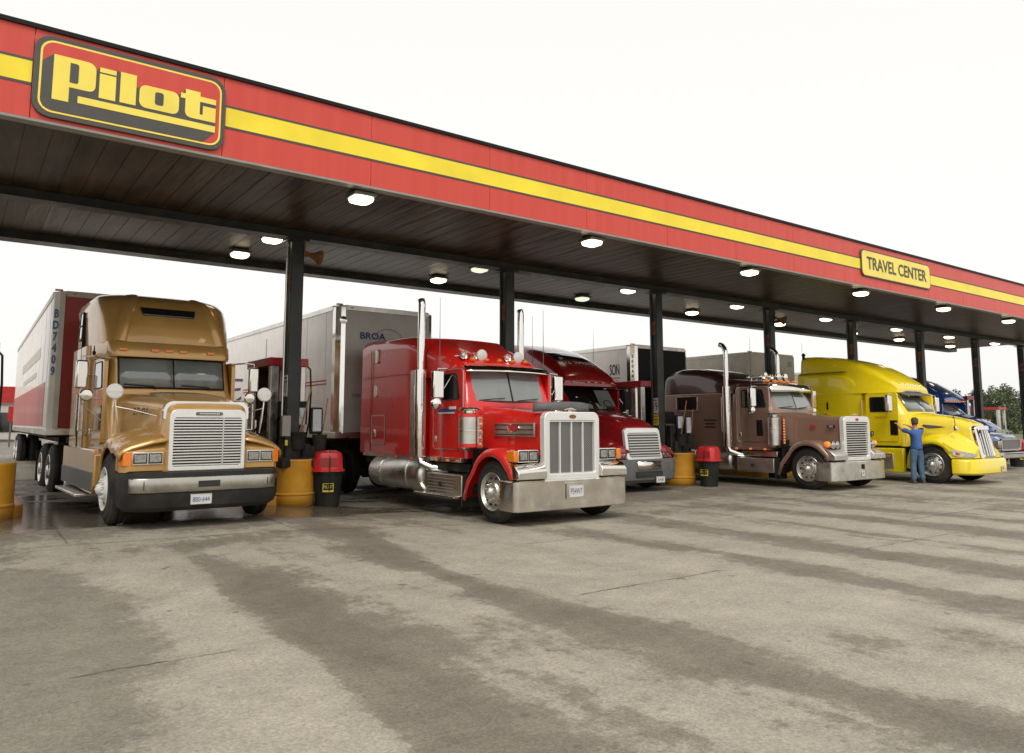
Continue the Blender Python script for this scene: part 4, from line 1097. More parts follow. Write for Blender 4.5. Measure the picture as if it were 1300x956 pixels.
# bumper
rg = lambda z, gg: [(px, py, z) for px, py, _ in ringz(0, 1.03+gg, .42, 1.11+gg, .34, .05, 8, rb=.03)]
bo = MB().loft([rg(.24, -.10), rg(.30, -.03), rg(.42, 0), rg(.70, 0), rg(.77, -.012), rg(.785, -.05)]).build('bumper', 'black_plastic', T, sharp=30)
rows = []
for z in (.50, .52, .69, .71):
    d = .008 if z in (.50, .71) else .016
    row = []
    for px, py, _ in ringz(0, 1.03+d, .42, 1.11+d, .34, .05, 8, rb=.03):
        if px > .93: row.append((px, py, z))
    rows.append(row)
MB().sheet(rows).build('chrome_strip', 'chrome_dull', bo, solid=.008)
for s in (-1, 1):
    f_ = MB().bx(1.02, 1.062, s*.64, s*.86, .545, .665).build('fog_lamp', 'black_plastic', bo, bevel=.006)
    MB().bx(1.055, 1.068, s*.67, s*.83, .565, .645).build('lens', 'lens', f_, bevel=.006)
MB().bx(1.08, 1.098, -.15, .15, .56, .65).build('tow_opening', 'glass_dark', bo)
plate(bo, 1.075, -.10, .395, '8B0-644', 'text_blue', .29, .145, .72)
def tp(ring, k):
    """plan taper: full width behind x = -2.4, narrowing to k at the front"""
    return [(x, y*(1-(1-k)*max(0, min(1, (x+2.4)/1.1))), z) for x, y, z in ring]
# cab: lower body, windscreen, visor band, roof fairing
MB().loft([tp(r_, .95) for r_ in [ringz(1.02, -.85, -2.45, 1.02, .10), ringz(1.55, -1.0, -2.45, 1.04, .10), ringz(1.93, -1.16, -2.45, 1.04, .14, .06), ringz(2.0, -1.19, -2.45, 1.03, .16, .08), ringz(2.55, -1.36, -2.45, 1.0, .18, .08), ringz(2.60, -1.36, -2.45, 1.0, .18, .08)]]).build('cab', G_, T)
for s in (-1, 1):
    def q(y, z, o=0): return (-1.19 - .309*(z-2.0) + .08*(1-(y/1.0)**2) + .014 + o, y, z)
    ys = [.012 + .80*i/6 for i in range(7)]
    gk = MB().sheet([[q(s*y, z, .0) for y in [-.0]+ys+[.84]] for z in (2.025, 2.28, 2.54)]).build('windshield_gasket', 'black_plastic', T, solid=.012)
    MB().sheet([[q(s*y, z, .010) for y in ys] for z in (2.05, 2.28, 2.52)]).build('windshield', 'glass_sky_tint', T, solid=.012)
    a = .10 if s > 0 else -.78
    MB().tube([q(a+.5, 2.02, .02), q(a+.46, 2.06, .035), q(a+.02, 2.085, .035)], .010, 6).build('wiper', 'chassis', T)
MB().loft([tp(r_, .885) for r_ in [ringz(2.545, -1.22, -2.45, 1.06, .16, .06), ringz(2.60, -1.215, -2.45, 1.075, .16, .06), ringz(2.77, -1.30, -2.45, 1.085, .18, .06), ringz(2.80, -1.33, -2.45, 1.08, .18, .06)]]).build('visor_band', G_, T)
mb = MB()
for y in (-.78, -.30, -.08, .14, .60): mb.bx(-1.245+.05*(1-(y/1.06)**2), -1.205+.05*(1-(y/1.06)**2), y-.062, y+.062, 2.635, 2.685).cut()
mb.build('roof_markers', 'amber', T, bevel=.008)
fr = MB().loft([tp(r_, .885) for r_ in [ringz(2.79, -1.36, -3.9, 1.095, .30, .05), ringz(3.05, -1.42, -3.9, 1.10, .36, .05), ringz(3.30, -1.52, -3.9, 1.10, .42, .06), ringz(3.50, -1.68, -3.9, 1.09, .46, .07, rb=.1), ringz(3.63, -1.90, -3.9, 1.05, .5, .08, rb=.15), ringz(3.70, -2.15, -3.88, .98, .5, .08, rb=.2), ringz(3.745, -2.5, -3.84, .86, .45, .05, rb=.2), ringz(3.765, -2.8, -3.8, .6, .35, rb=.2)]]).build('roof_fairing', G_, T, sharp=50)
# sculpted pillars and recessed centre panel on the fairing
for s in (-1, 1):
    rows = []
    for z, x, y in ((2.80, -1.315, .80), (3.05, -1.365, .74), (3.30, -1.46, .68), (3.50, -1.61, .62), (3.62, -1.80, .56), (3.70, -2.08, .50)):
        rows.append([(x-.03, s*(y-.09), z-.0), (x+.022, s*(y-.04), z+.008), (x+.024, s*(y+.03), z+.008), (x-.05, s*(y+.12), z)])
    MB().sheet(rows).build('fairing_rib', G_, T, sharp=60)
zs_ = ((3.29, -1.475), (3.40, -1.545), (3.44, -1.59))
P0, P1 = (-1.44, 3.285), (-1.545, 3.43)
MB().slab((P0[0]+.01, -.46, P0[1]), (P0[0]+.01, .36, P0[1]), (P1[0]+.01, .42, P1[1]), (P1[0]+.01, -.50, P1[1]), .04).build('roof_window', 'glass_dark', T, bevel=.02)
MB().loft([ringz(1.02, -2.46, -3.92, 1.11, .06), ringz(2.80, -2.46, -3.92, 1.12, .06)]).build('sleeper', G_, T)
MB().bx(-3.90, -2.5, -1.124, 1.124, 2.795, 2.805).bx(-3.0, -2.985, -1.124, 1.124, 1.05, 3.35).build('panel_seam', 'chassis', T)
f = lambda u, v, t: (u, -(1.105+t), v)
w = MB().prism([(-3.42, 2.98), (-3.12, 2.98), (-3.05, 3.42), (-3.3, 3.45)], f, -.01, .008).build('sleeper_window', 'glass_sky_tint', T)
MB().frame([(-3.45, 2.95), (-3.09, 2.95), (-3.02, 3.45), (-3.32, 3.49)], [(-3.41, 2.99), (-3.13, 2.99), (-3.06, 3.41), (-3.29, 3.44)], f, -.01, .016).bx(-3.43, -3.07, -1.123, -1.112, 3.20, 3.22).build('window_frame', 'black_plastic', w)
door_set(T, -2.32, -1.22, 1.028, 1.12, 2.52, -2.0, -1.36, 2.04, 2.45, 'paint_gold', G_, .07)
for s in (-1, 1):
    MB().bx(-1.36, -1.22, s*1.04, s*1.052, 1.35, 1.75).build('door_vent_window', 'glass_dark', T, bevel=.01)
    mb = MB()
    for x, z0, z1 in ((-2.40, 1.25, 2.3), (-3.05, 1.2, 2.0)):
        mb.tube([(x, s*1.05, z0), (x, s*1.13, z0+.03), (x, s*1.13, z1-.03), (x, s*1.05, z1)], .015, 8).cut()
    mb.build('grab_rail', 'aluminium', T)
    # tank fairing and steps
    MB().loft([[(x, s*y, z) for x, z in ((-.86, .50), (-.86, .98), (-1.1, 1.05), (-4.1, 1.05), (-4.1, .42), (-1.0, .36))] for y in (.7, 1.16)]).build('tank_fairing', G_, T, bevel=.02)
    MB().bx(-4.08, -1.0, s*1.155, s*1.175, .40, .70).build('fairing_insert', 'grey_plastic', T, bevel=.01)
    MB().bx(-3.6, -1.45, s*1.0, s*1.32, .30, .345).bx(-3.5, -3.42, s*1.0, s*1.2, .345, .42).build('step_rail', 'aluminium', T, bevel=.01)
    MB().bx(-4.3, -1.0, s*.5, s*1.02, .95, 1.06).build('deck_plate', 'aluminium', T)
    # mirror on a wide C-frame
    m_ = MB().bx(-1.24, -1.13, s*1.27, s*1.44, 2.00, 2.45).build('mirror', 'chrome_worn', T, bevel=.03)
    mb = MB()
    mb.tube([(-1.35, s*1.02, 2.50), (-1.2, s*1.2, 2.52), (-1.19, s*1.36, 2.51), (-1.19, s*1.36, 2.4)], .014, 8)
    mb.tube([(-1.19, s*1.36, 2.0), (-1.19, s*1.36, 1.35), (-1.25, s*1.05, 1.33)], .014, 8)
    mb.tube([(-1.19, s*1.36, 1.85), (-1.25, s*1.04, 1.85)], .012, 8)
    mb.tube([(-1.19, s*1.36, 1.80), (-1.22, s*1.04, 1.5)], .010, 8)
    mb.build('mirror_bracket', 'aluminium', m_)
    MB().lathe((-1.13, s*1.28, 1.90), (1, 0, 0), [(-.06, .03), (-.05, .09), (.0, .10), (.02, .08), (.03, 0)], 20).build('convex_mirror', 'chrome_worn', m_)
    # fender mirror on two struts
    fm = MB().lathe((.10, s*1.10, 1.92), (1, 0, .1), [(-.07, .0), (-.07, .03), (-.03, .09), (.0, .115), (.015, .115), (.03, .10), (.04, .0)], 24).bx(.125, .14, s*1.0, s*1.2, 1.912, 1.922).build('fender_mirror', 'plate_white', T)
    MB().tube([(.10, s*1.10, 1.82), (.16, s*1.05, 1.5), (.12, s*1.03, 1.30)], .010, 8).tube([(.09, s*1.10, 1.82), (.02, s*1.08, 1.5), (-.02, s*1.08, 1.31)], .010, 8).tube([(.12, s*1.09, 1.70), (.2, s*.9, 1.66), (.5, s*.60, 1.56)], .007, 6).build('strut', 'aluminium', fm)
MB().lathe((-1.7, -1.12, 2.58), (0, 0, 1), [(0, .02), (.05, .03), (.07, .012), (.16, .006)], 10).build('antenna_base', 'black_plastic', T)
text_mesh('unit_number', '27-01', 'text_dark', T, (-.02, -.70, 1.63), (1, .20, .0), (0, .10, 1), .105, 1.5, .02, bold=.02)
for s in (-1, 1): mk_wheel(T, 0, s*1.16, s, 'front', 'plate_white', holes=10)
chassis(T, -7.9, .5, (-5.75, -7.07))
T_gold = T

# ------------------------------------------------------------------ dark red aerodynamic truck
def aero(root, c, roof, hood, gr, detail=True, ws=(-.80, 1.97, -1.35, 2.60), sl=-4.0, glass='glass_dark'):
    hw = 1.05
    MB().loft(hood).build('hood', c, root)
    x0, z0, x1, z1 = ws
    MB().loft([ringz(1.0, x0+.05, -2.2, hw, .15), ringz(z0-.08, x0+.02, -2.2, hw, .25, .15), ringz(z0, x0-.02, -2.2, hw-.01, .28, .16), ringz(z1, x1, -2.2, hw-.08, .28, .14), ringz(z1+.08, x1+.02, -2.2, hw-.08, .28, .12)]).build('cab', c, root, sharp=45)
    def q(y, z, o=0):
        t = (z-z0)/(z1-z0); xx = x0 + (x1-x0)*t
        return (xx + .16*(1-(y/1.02)**2) + .015 + o, y, z)
    for s in (-1, 1):
        ys = [.015 + .80*i/4 for i in range(5)]
        rows = [[q(s*y, z, .015 - .10*(y > .7)*(y-.7)/.115) for y in ys] for z in (z0+.02, (z0+z1)/2, z1)]
        MB().sheet(rows).build('windshield', glass, root, solid=.01)
        MB().tube([q(s*.1, z0+.01, .03), q(s*.5, z0+.06, .05)], .009, 6).build('wiper', 'chassis', root)
    MB().loft(roof).build('roof_fairing', c, root, sharp=50)
    MB().loft([ringx(sl, 1.10, 1.08, 1.0, z1+.25, .1), ringx(-2.15, 1.10, 1.08, 1.0, z1+.25, .1)]).build('sleeper', c, root)
    door_set(root, -2.05, x0-.15, hw+.003, 1.08, z1-.03, -1.85, x1+.22, z0+.05, z1-.13, c, c, .12)
    for s in (-1, 1): mk_wheel(root, 0, s*1.17, s, 'front', 'aluminium')
D = truck_root('semi_truck', 13.4, 13.9, 0, 0, 'dark red aerodynamic semi truck, half hidden behind the bright red long-nose truck')
DR = 'paint_dark_red'
roof = [ringx(-.92, .95, .90, 2.60, 2.72, .05, .02), ringx(-1.0, 1.0, .92, 2.58, 2.86, .12, .05), ringx(-1.3, 1.03, .92, 2.58, 3.08, .22, .06), ringx(-1.7, 1.06, .94, 2.58, 3.34, .28, .06), ringx(-2.2, 1.08, .95, 2.58, 3.56, .32, .07), ringx(-2.8, 1.10, .98, 2.58, 3.73, .34, .07), ringx(-3.4, 1.10, 1.0, 2.58, 3.84, .34, .05), ringx(-4.1, 1.10, 1.0, 2.58, 3.86, .3, .04)]
hood = [ringx(.98, .56, .50, .80, 1.50, .12, .02, rake=-.14), ringx(.85, .64, .56, .78, 1.60, .16, .03, rake=-.10), ringx(.3, .74, .62, .9, 1.76, .22, .05), ringx(-.3, .86, .74, 1.0, 1.87, .25, .06), ringx(-.9, .98, .88, 1.0, 1.95, .24, .06)]
aero(D, DR, roof, hood, None)
# black tinted glass across the upper roof
def roof_pt(y, x):
    tab = [(-1.0, 2.86), (-1.3, 3.08), (-1.7, 3.34), (-2.2, 3.56), (-2.8, 3.73), (-3.4, 3.84)]
    for (a, za), (b, zb) in zip(tab, tab[1:]):
        if b <= x <= a: t = (x-a)/(b-a); z = za+(zb-za)*t; break
    return (x, y, z + .065*(1-(y/.95)**2) + .012)
MB().sheet([[roof_pt(y, x) for y in [(-.62+1.24*i/8) for i in range(9)]] for x in (-1.58, -1.7, -1.85, -2.0, -2.1)]).build('roof_glass', 'glass_dark', D, solid=.008)
o = text_mesh('roof_lettering', 'U.S. XPRESS', 'text_white', D, (0, 0, 0), (0, 1, 0), (0, 0, 1), .13, 1.15, 0)
for vt in o.data.vertices:
    y, z = vt.co.y, vt.co.z
    p = roof_pt(y + .0, -1.42 - z*.85); vt.co = V((p[0]+.008, p[1], p[2]+.012))
g = MB().frame(rrect(-.60, .60, .76, 1.52, .12, 6, (.5, .5, 1, 1)), rrect(-.52, .52, .83, 1.40, .06, 6), lambda u, v, t: (.96 - .10*(v-.8)/.7 - .06*(u/.6)**2 + t, u, v), .0, .09).build('grille', 'white_chrome', D, bevel=.01)
mb = MB().mat('glass_dark').slab((.995, -.53, .82), (.995, .53, .82), (.91, .53, 1.42), (.91, -.53, 1.42), .02).mat('grille_slat')
for i in range(9):
    z = .865 + i*.064; x = 1.005 - .10*(z-.8)/.7; mb.bx(x, x+.025, -.52, .52, z-.012, z+.012)
mb.build('grille_insert', None, g)
path = [(-.78, .45), (-.68, .80)] + arch(0, .56, .68, 150, 60, 9) + [(.60, 1.12), (.80, 1.0), (.92, .86)]
fender(D, 'fender', DR, path, .55, 1.18, bulge=.14)
rg = lambda z, gg: [(px, py, z) for px, py, _ in ringz(0, 1.08+gg, .40, 1.20+gg, .42, .05, 8, rb=.03)]
bo = MB().loft([rg(.22, -.12), rg(.30, -.02), rg(.70, 0), rg(.78, -.03)]).build('bumper', 'grey_plastic', D, sharp=35)
MB().sheet([[(px+.0, py, z) for px, py, _ in ringz(0, 1.09, .40, 1.21, .42, .05, 8, rb=.03) if abs(py) < .72 and px > .9] for z in (.54, .74)]).build('chrome_centre', 'chrome_worn', bo, solid=.01)
MB().prism(rrect(-.45, .45, .36, .50, .05), lambda u, v, t: (1.12+t, u, v), 0, .012).build('air_intake', 'glass_dark', bo)
plate(bo, 1.13, .36, .29, '514 J8', 'text_dark', .30, .15)
for s in (-1, 1):
    MB().bx(1.0, 1.03, s*.80, s*.98, .40, .52).build('fog_lamp', 'glass_dark', bo, bevel=.02)
    MB().loft([[(x, s*y, z) for y, z in q_] for x, q_ in ((.55, [(.55, .78), (1.17, .78), (1.16, 1.04), (.55, 1.18)]), (.80, [(.55, .78), (1.10, .78), (1.06, .98), (.55, 1.12)]), (.93, [(.56, .80), (.98, .80), (.94, .93), (.56, 1.02)]))]).build('fender_nose', DR, D, sharp=30)
    h = MB()
    for yy, xx in ((.70, .935), (.86, .915)): h.lathe((xx, s*yy, .90), (1, s*.25, .1), [(0, .075), (.015, .072), (.03, .05), (.035, 0)], 18)
    h.build('headlight', 'lens', D)
    MB().sphere((.72, s*1.11, 1.0), .04, sc=(2, .6, .8)).build('turn_signal', 'amber', D)
mb = MB()
for y in (-.62, -.1, .16, .42, .75): mb.bx(-.93+.02*(1-y*y), -.89, y-.05, y+.05, 2.68, 2.72).cut()
mb.build('roof_markers', 'amber', D, bevel=.01)
MB().bx(-1.1, -.7, -.95, .95, 1.9, 1.93).build('dash', 'chassis', D)
# cab interior glimpsed as a pale side window with the steering wheel before it
MB().slab((-.68, .12, 2.08), (-.72, .70, 2.08), (-.98, .66, 2.50), (-.93, .10, 2.50), .01).build('interior_window', 'glass_sky_tint', D)
sw = [(-.60 - .06*sin(a*pi/9), .30+.13*cos(a*pi/9), 2.13+.10*sin(a*pi/9)) for a in range(19)]
MB().tube(sw, .012, 8, caps=False).build('steering_wheel', 'black_plastic', D)
MB().bx(-.8, .5, -.55, .55, .5, 1.0).bx(-.9, -.85, -1., 1., .4, 1.2).build('wheel_well', 'chassis', D)
MB().bx(-4.0, -.9, -1.12, 1.12, .42, 1.02).build('side_skirt', DR, D, bevel=.03)
for s in (-1, 1):
    mirror(D, -.95, 1.22, 1.46, 2.0, 2.5, 'black_plastic', s=s)
antenna(D, -2.0, -1.1, 2.6, 1.9); antenna(D, -1.9, 1.0, 2.6, 1.6)
chassis(D, -8.6, .5, (-6.2, -7.5))

# ------------------------------------------------------------------ blue truck far right
bl = truck_root('semi_truck', 32.9, 13.4, 0, 0, 'dark blue semi truck with amber roof lights, mostly hidden behind the yellow one')
roof = [tuple((x, y, z-.12) for x, y, z in r) for r in roof]; roof = [list(r) for r in roof]
hood = [[(x*.72-.02, y, z-.16*(x+.9)/1.9*(z > 1.2)) for x, y, z in r] for r in hood]
aero(bl, 'paint_blue', roof, hood, None, ws=(-.80, 1.85, -1.30, 2.50), glass='glass_sky_tint')
mb = MB()
for i in range(9):
    y = -.8+i*.2; mb.bx(-.93+.03*(1-y*y), -.88+.03*(1-y*y), y-.06, y+.06, 2.51, 2.555).cut()
mb.build('roof_markers', 'amber_lit', bl, bevel=.01)
rg = lambda z, gg: [(px, py, z) for px, py, _ in ringz(0, .88+gg, .40, 1.20+gg, .42, .05, 8, rb=.03)]
MB().loft([rg(.25, -.1), rg(.32, 0), rg(.72, 0), rg(.78, -.03)]).build('bumper', 'chrome_worn', bl, sharp=35)
MB().frame(rrect(-.6, .6, .8, 1.5, .1), rrect(-.5, .5, .86, 1.4, .05), lambda u, v, t: (.70+t, u, v-.1), 0, .05).bx(.69, .72, -.52, .52, .76, 1.32).build('grille', 'chrome', bl)
fender(bl, 'fender', 'paint_blue', path[:12], .55, 1.18, bulge=.10)
for s in (-1, 1): MB().bx(.6, .80, s*.65, s*1.05, .85, 1.05).build('headlight', 'lens', bl, bevel=.03)
chassis(bl, -8.6, .5, (-6.2, -7.5))

# ------------------------------------------------------------------ yellow truck
Yt = truck_root('semi_truck', 22.74, 10.07, 0, 0, 'bright yellow aerodynamic semi truck with tall chrome grille and a man standing at its door')
YE = 'paint_yellow'
MB().loft([ringx(.90, .48, .42, .72, 1.50, .14, .02, rake=-.18), ringx(.80, .56, .50, .72, 1.60, .16, .03, rake=-.10), ringx(.45, .64, .55, .80, 1.70, .20, .05), ringx(0, .74, .62, .9, 1.80, .24, .05), ringx(-.5, .88, .74, 1.0, 1.87, .24, .05), ringx(-.95, .98, .86, 1.0, 1.93, .22, .04)]).build('hood', YE, Yt)
path = [(-.74, .40), (-.68, .74)] + arch(-.02, .54, .69, 152, 40, 11) + [(.56, .88)]
fender(Yt, 'fender', YE, path, .50, 1.19, lip=.13, bulge=.17)
for s in (-1, 1):
    MB().loft([[(x, s*y, z) for y, z in q_] for x, q_ in ((.32, [(.50, .95), (1.185, .95), (1.18, 1.12), (1.0, 1.27), (.50, 1.42)]), (.50, [(.50, .70), (1.18, .70), (1.175, 1.0), (1.0, 1.16), (.50, 1.36)]), (.72, [(.50, .70), (1.10, .70), (1.10, .88), (.90, 1.0), (.50, 1.20)]), (.92, [(.48, .70), (.90, .70), (.88, .78), (.74, .84), (.48, .98)]))]).build('fender_nose', YE, Yt, sharp=35)
    # swept headlamp wrapped on the corner
    f1 = lambda x, y, z: (x, s*y, z)
    hl = MB().add([f1(.50, 1.20, .90), f1(.64, 1.20, .92), f1(1.01, .87, .82), f1(1.01, .86, .74), f1(.70, 1.18, .74), f1(.56, 1.20, .78), f1(.50, 1.0, .90), f1(.62, 1.0, .91), f1(.86, .72, .80), f1(.86, .72, .72), f1(.62, 1.0, .74), f1(.56, 1.0, .78)],
        [(0, 1, 2, 3, 4, 5), (11, 10, 9, 8, 7, 6), (0, 6, 7, 1), (1, 7, 8, 2), (2, 8, 9, 3), (3, 9, 10, 4), (4, 10, 11, 5), (5, 11, 6, 0)]).build('headlight', 'lens', Yt, bevel=.006)
    MB().sphere((.67, s*1.165, .835), .05, 12, 8, (1.3, .6, .9)).build('turn_signal', 'amber', hl)
    # hood side vent
    MB().add([f1(-.35, .90, 1.56), f1(-.30, .905, 1.60), f1(.0, .82, 1.57), f1(.22, .765, 1.53), f1(.02, .86, 1.50), f1(-.2, .91, 1.49)], [(0, 1, 2, 3, 4, 5)]).build('hood_vent', 'glass_dark', Yt, solid=.02, smooth=False)
    MB().sphere((.12, s*.815, 1.535), .035, sc=(1.5, .5, .7)).build('oval_badge', 'text_red', Yt)
    fm = MB().bx(.52, .60, s*.90, s*1.0, 1.42, 1.56).build('fender_mirror', 'chrome', Yt, bevel=.02)
    MB().tube([(.55, s*.95, 1.56), (.50, s*.85, 1.72), (.40, s*.66, 1.82), (.3, s*.5, 1.78)], .010, 6).build('mirror_arm', 'chassis', fm)
rg = lambda z, gg: [(px, py, z) for px, py, _ in ringz(0, 1.02+gg, .50, 1.20+gg, .40, .04, 8, rb=.03)]
bo = MB().loft([rg(.26, -.06), rg(.31, 0), rg(.62, 0), rg(.66, -.02), rg(.68, -.04)]).build('bumper', YE, Yt, sharp=35)
for y in (-.42, .30): MB().prism(rrect(y-.16, y+.16, .42, .53, .03), lambda u, v, t: (1.045+t - .04*(u/1.2)**2, u, v), 0, .012).build('bumper_opening', 'island_yellow', bo)
plate(bo, 1.065, .55, .40, '77K', 'text_blue', .2, .15)
g = MB().frame(rrect(-.44, .44, .68, 1.57, .14, 6, (.4, .4, 1, 1)), rrect(-.35, .35, .76, 1.45, .08, 6), lambda u, v, t: (1.01 - .16*max(0, v-.7)/.9 - .10*(u/.44)**2 + t, u, v), -.06, .05).build('grille', 'chrome', Yt, bevel=.012)
mb = MB().mat('chassis').slab((.96, -.38, .74), (.96, .38, .74), (.86, .38, 1.48), (.86, -.38, 1.48), .02).mat('grille_slat')
for y in (-.28, -.17, -.055, .055, .17, .28): mb.slab((1.03 - .10*(y/.44)**2, y-.028, .76), (1.03 - .10*(y/.44)**2, y+.028, .76), (.90 - .10*(y/.44)**2, y+.028, 1.45), (.90 - .10*(y/.44)**2, y-.028, 1.45), .05)
mb.build('grille_insert', None, g)
# cab
MB().loft([ringz(.98, -.72, -2.05, 1.04, .12), ringz(1.84, -.76, -2.05, 1.05, .22, .12), ringz(1.93, -.80, -2.05, 1.04, .25, .16), ringz(2.48, -1.12, -2.05, .97, .25, .15), ringz(2.58, -1.2, -2.05, .96, .25, .12), ringz(2.66, -1.35, -2.05, .92, .25, .1)]).build('cab', YE, Yt, sharp=45)
def q(y, z, o=0): return (-.80 - .58*(z-1.93) + .155*(1-(y/1.0)**2) + .02 + o, y, z)
for s in (-1, 1):
    rows = [[q(s*(.012 + .80*i/4), z, .012) for i in range(5)] for z in (1.98, 2.2, 2.46)]
    MB().sheet(rows).build('windshield', 'glass_sky_tint', Yt, solid=.01)
MB().sheet([[q(y, z, .03+dx) for y in [(-.80+1.6*i/8) for i in range(9)]] for z, dx in ((2.55, .0), (2.50, .10), (2.44, .20))]).build('sun_visor', 'grey_plastic', Yt, solid=.012)
MB().sheet([[q(y, z, .035+dx) for y in [(-.82+1.64*i/8) for i in range(9)]] for z, dx in ((2.60, .03), (2.565, .03))]).build('visor_trim', 'chrome', Yt, solid=.02)
rp = [(-.98, 2.66, .05), (-1.15, 2.84, .12), (-1.6, 3.14, .2), (-2.1, 3.40, .26), (-2.6, 3.55, .28), (-3.1, 3.65, .28), (-3.6, 3.71, .24), (-3.98, 3.72, .2)]
MB().loft([ringx(x, .95+.15*min(1, (-x-.98)/1.2), .88+.10*min(1, (-x-.98)/1.2), 2.52, z, r, .05) for x, z, r in rp]).build('roof_fairing', YE, Yt, sharp=50)
MB().loft([ringx(-4.05, 1.11, 1.09, .98, 3.2, .15), ringx(-2.6, 1.11, 1.09, .98, 3.15, .15), ringx(-2.25, 1.10, 1.07, .98, 3.0, .18), ringx(-2.0, 1.08, 1.04, .98, 2.7, .15)]).build('sleeper', YE, Yt)
MB().bx(-4.0, -2.45, -1.113, 1.113, 3.19, 3.196).build('panel_seam', 'chassis', Yt)
door_set(Yt, -1.85, -.92, 1.052, 1.12, 2.52, -1.72, -1.12, 1.98, 2.38, 'paint_yellow', YE, .12)
for s in (-1, 1):
    MB().bx(-1.16, -.94, s*1.06, s*1.074, 1.30, 1.72).build('door_vent_window', 'glass_dark', Yt, bevel=.04)
    MB().bx(-1.74, -1.66, s*1.06, s*1.075, 1.28, 1.40).build('door_latch', 'black_plastic', Yt, bevel=.01)
    MB().bx(-3.08, -3.02, s*1.10, s*1.12, 2.05, 2.28).build('sleeper_latch', 'black_plastic', Yt, bevel=.01)
    MB().tube([(-1.95, s*1.06, 1.18), (-1.95, s*1.13, 1.2), (-1.95, s*1.13, 2.33), (-1.95, s*1.06, 2.35)], .018, 8).build('grab_rail', 'aluminium', Yt)
    MB().bx(-4.0, -.86, s*1.07, s*1.085, .955, 1.0).build('black_stripe', 'chassis', Yt)
    MB().loft([[(x, s*y, z) for x, z in ((-.80, .93), (-4.0, .93), (-4.0, .50), (-2.1, .50), (-1.15, .25), (-.80, .25))] for y in (.7, 1.12)]).build('side_skirt', YE, Yt, bevel=.03)
    b_ = MB().bx(-2.0, -1.08, s*1.05, s*1.14, .34, .78).build('step_panel', 'aluminium', Yt, bevel=.015)
    MB().bx(-1.25, -1.17, s*1.14, s*1.15, .68, .73).build('reflector', 'amber', b_)
    mirror(Yt, -1.0, 1.30, 1.52, 1.98, 2.42, 'chrome', s=s)
text_mesh('door_lettering', 'CONTRACT', 'text_red', Yt, (-1.42, -1.066, 1.80), (1, 0, 0), (0, 0, 1), .055, .9, .004)
mb = MB()
for y in (-.6, -.3, 0, .3, .6): mb.sphere((-1.12+.06*(1-y*y), y, 2.76), .045, 10, 6, (1.6, 1, .7)).cut()
mb.build('roof_markers', 'chrome', Yt)
MB().lathe((-3.9, -.95, 3.66), (0, 0, 1), [(0, .04), (.1, .04), (.14, .07), (.2, .03), (.2, 0)], 12).build('stack_tip', 'chassis', Yt)
MB().bx(-.8, .5, -.55, .55, .5, 1.0).bx(-.84, -.78, -1., 1., .3, 1.1).build('wheel_well', 'chassis', Yt)
for s in (-1, 1): mk_wheel(Yt, 0, s*1.18, s, 'front', 'aluminium')
chassis(Yt, -8.6, .5, (-6.0, -7.3))

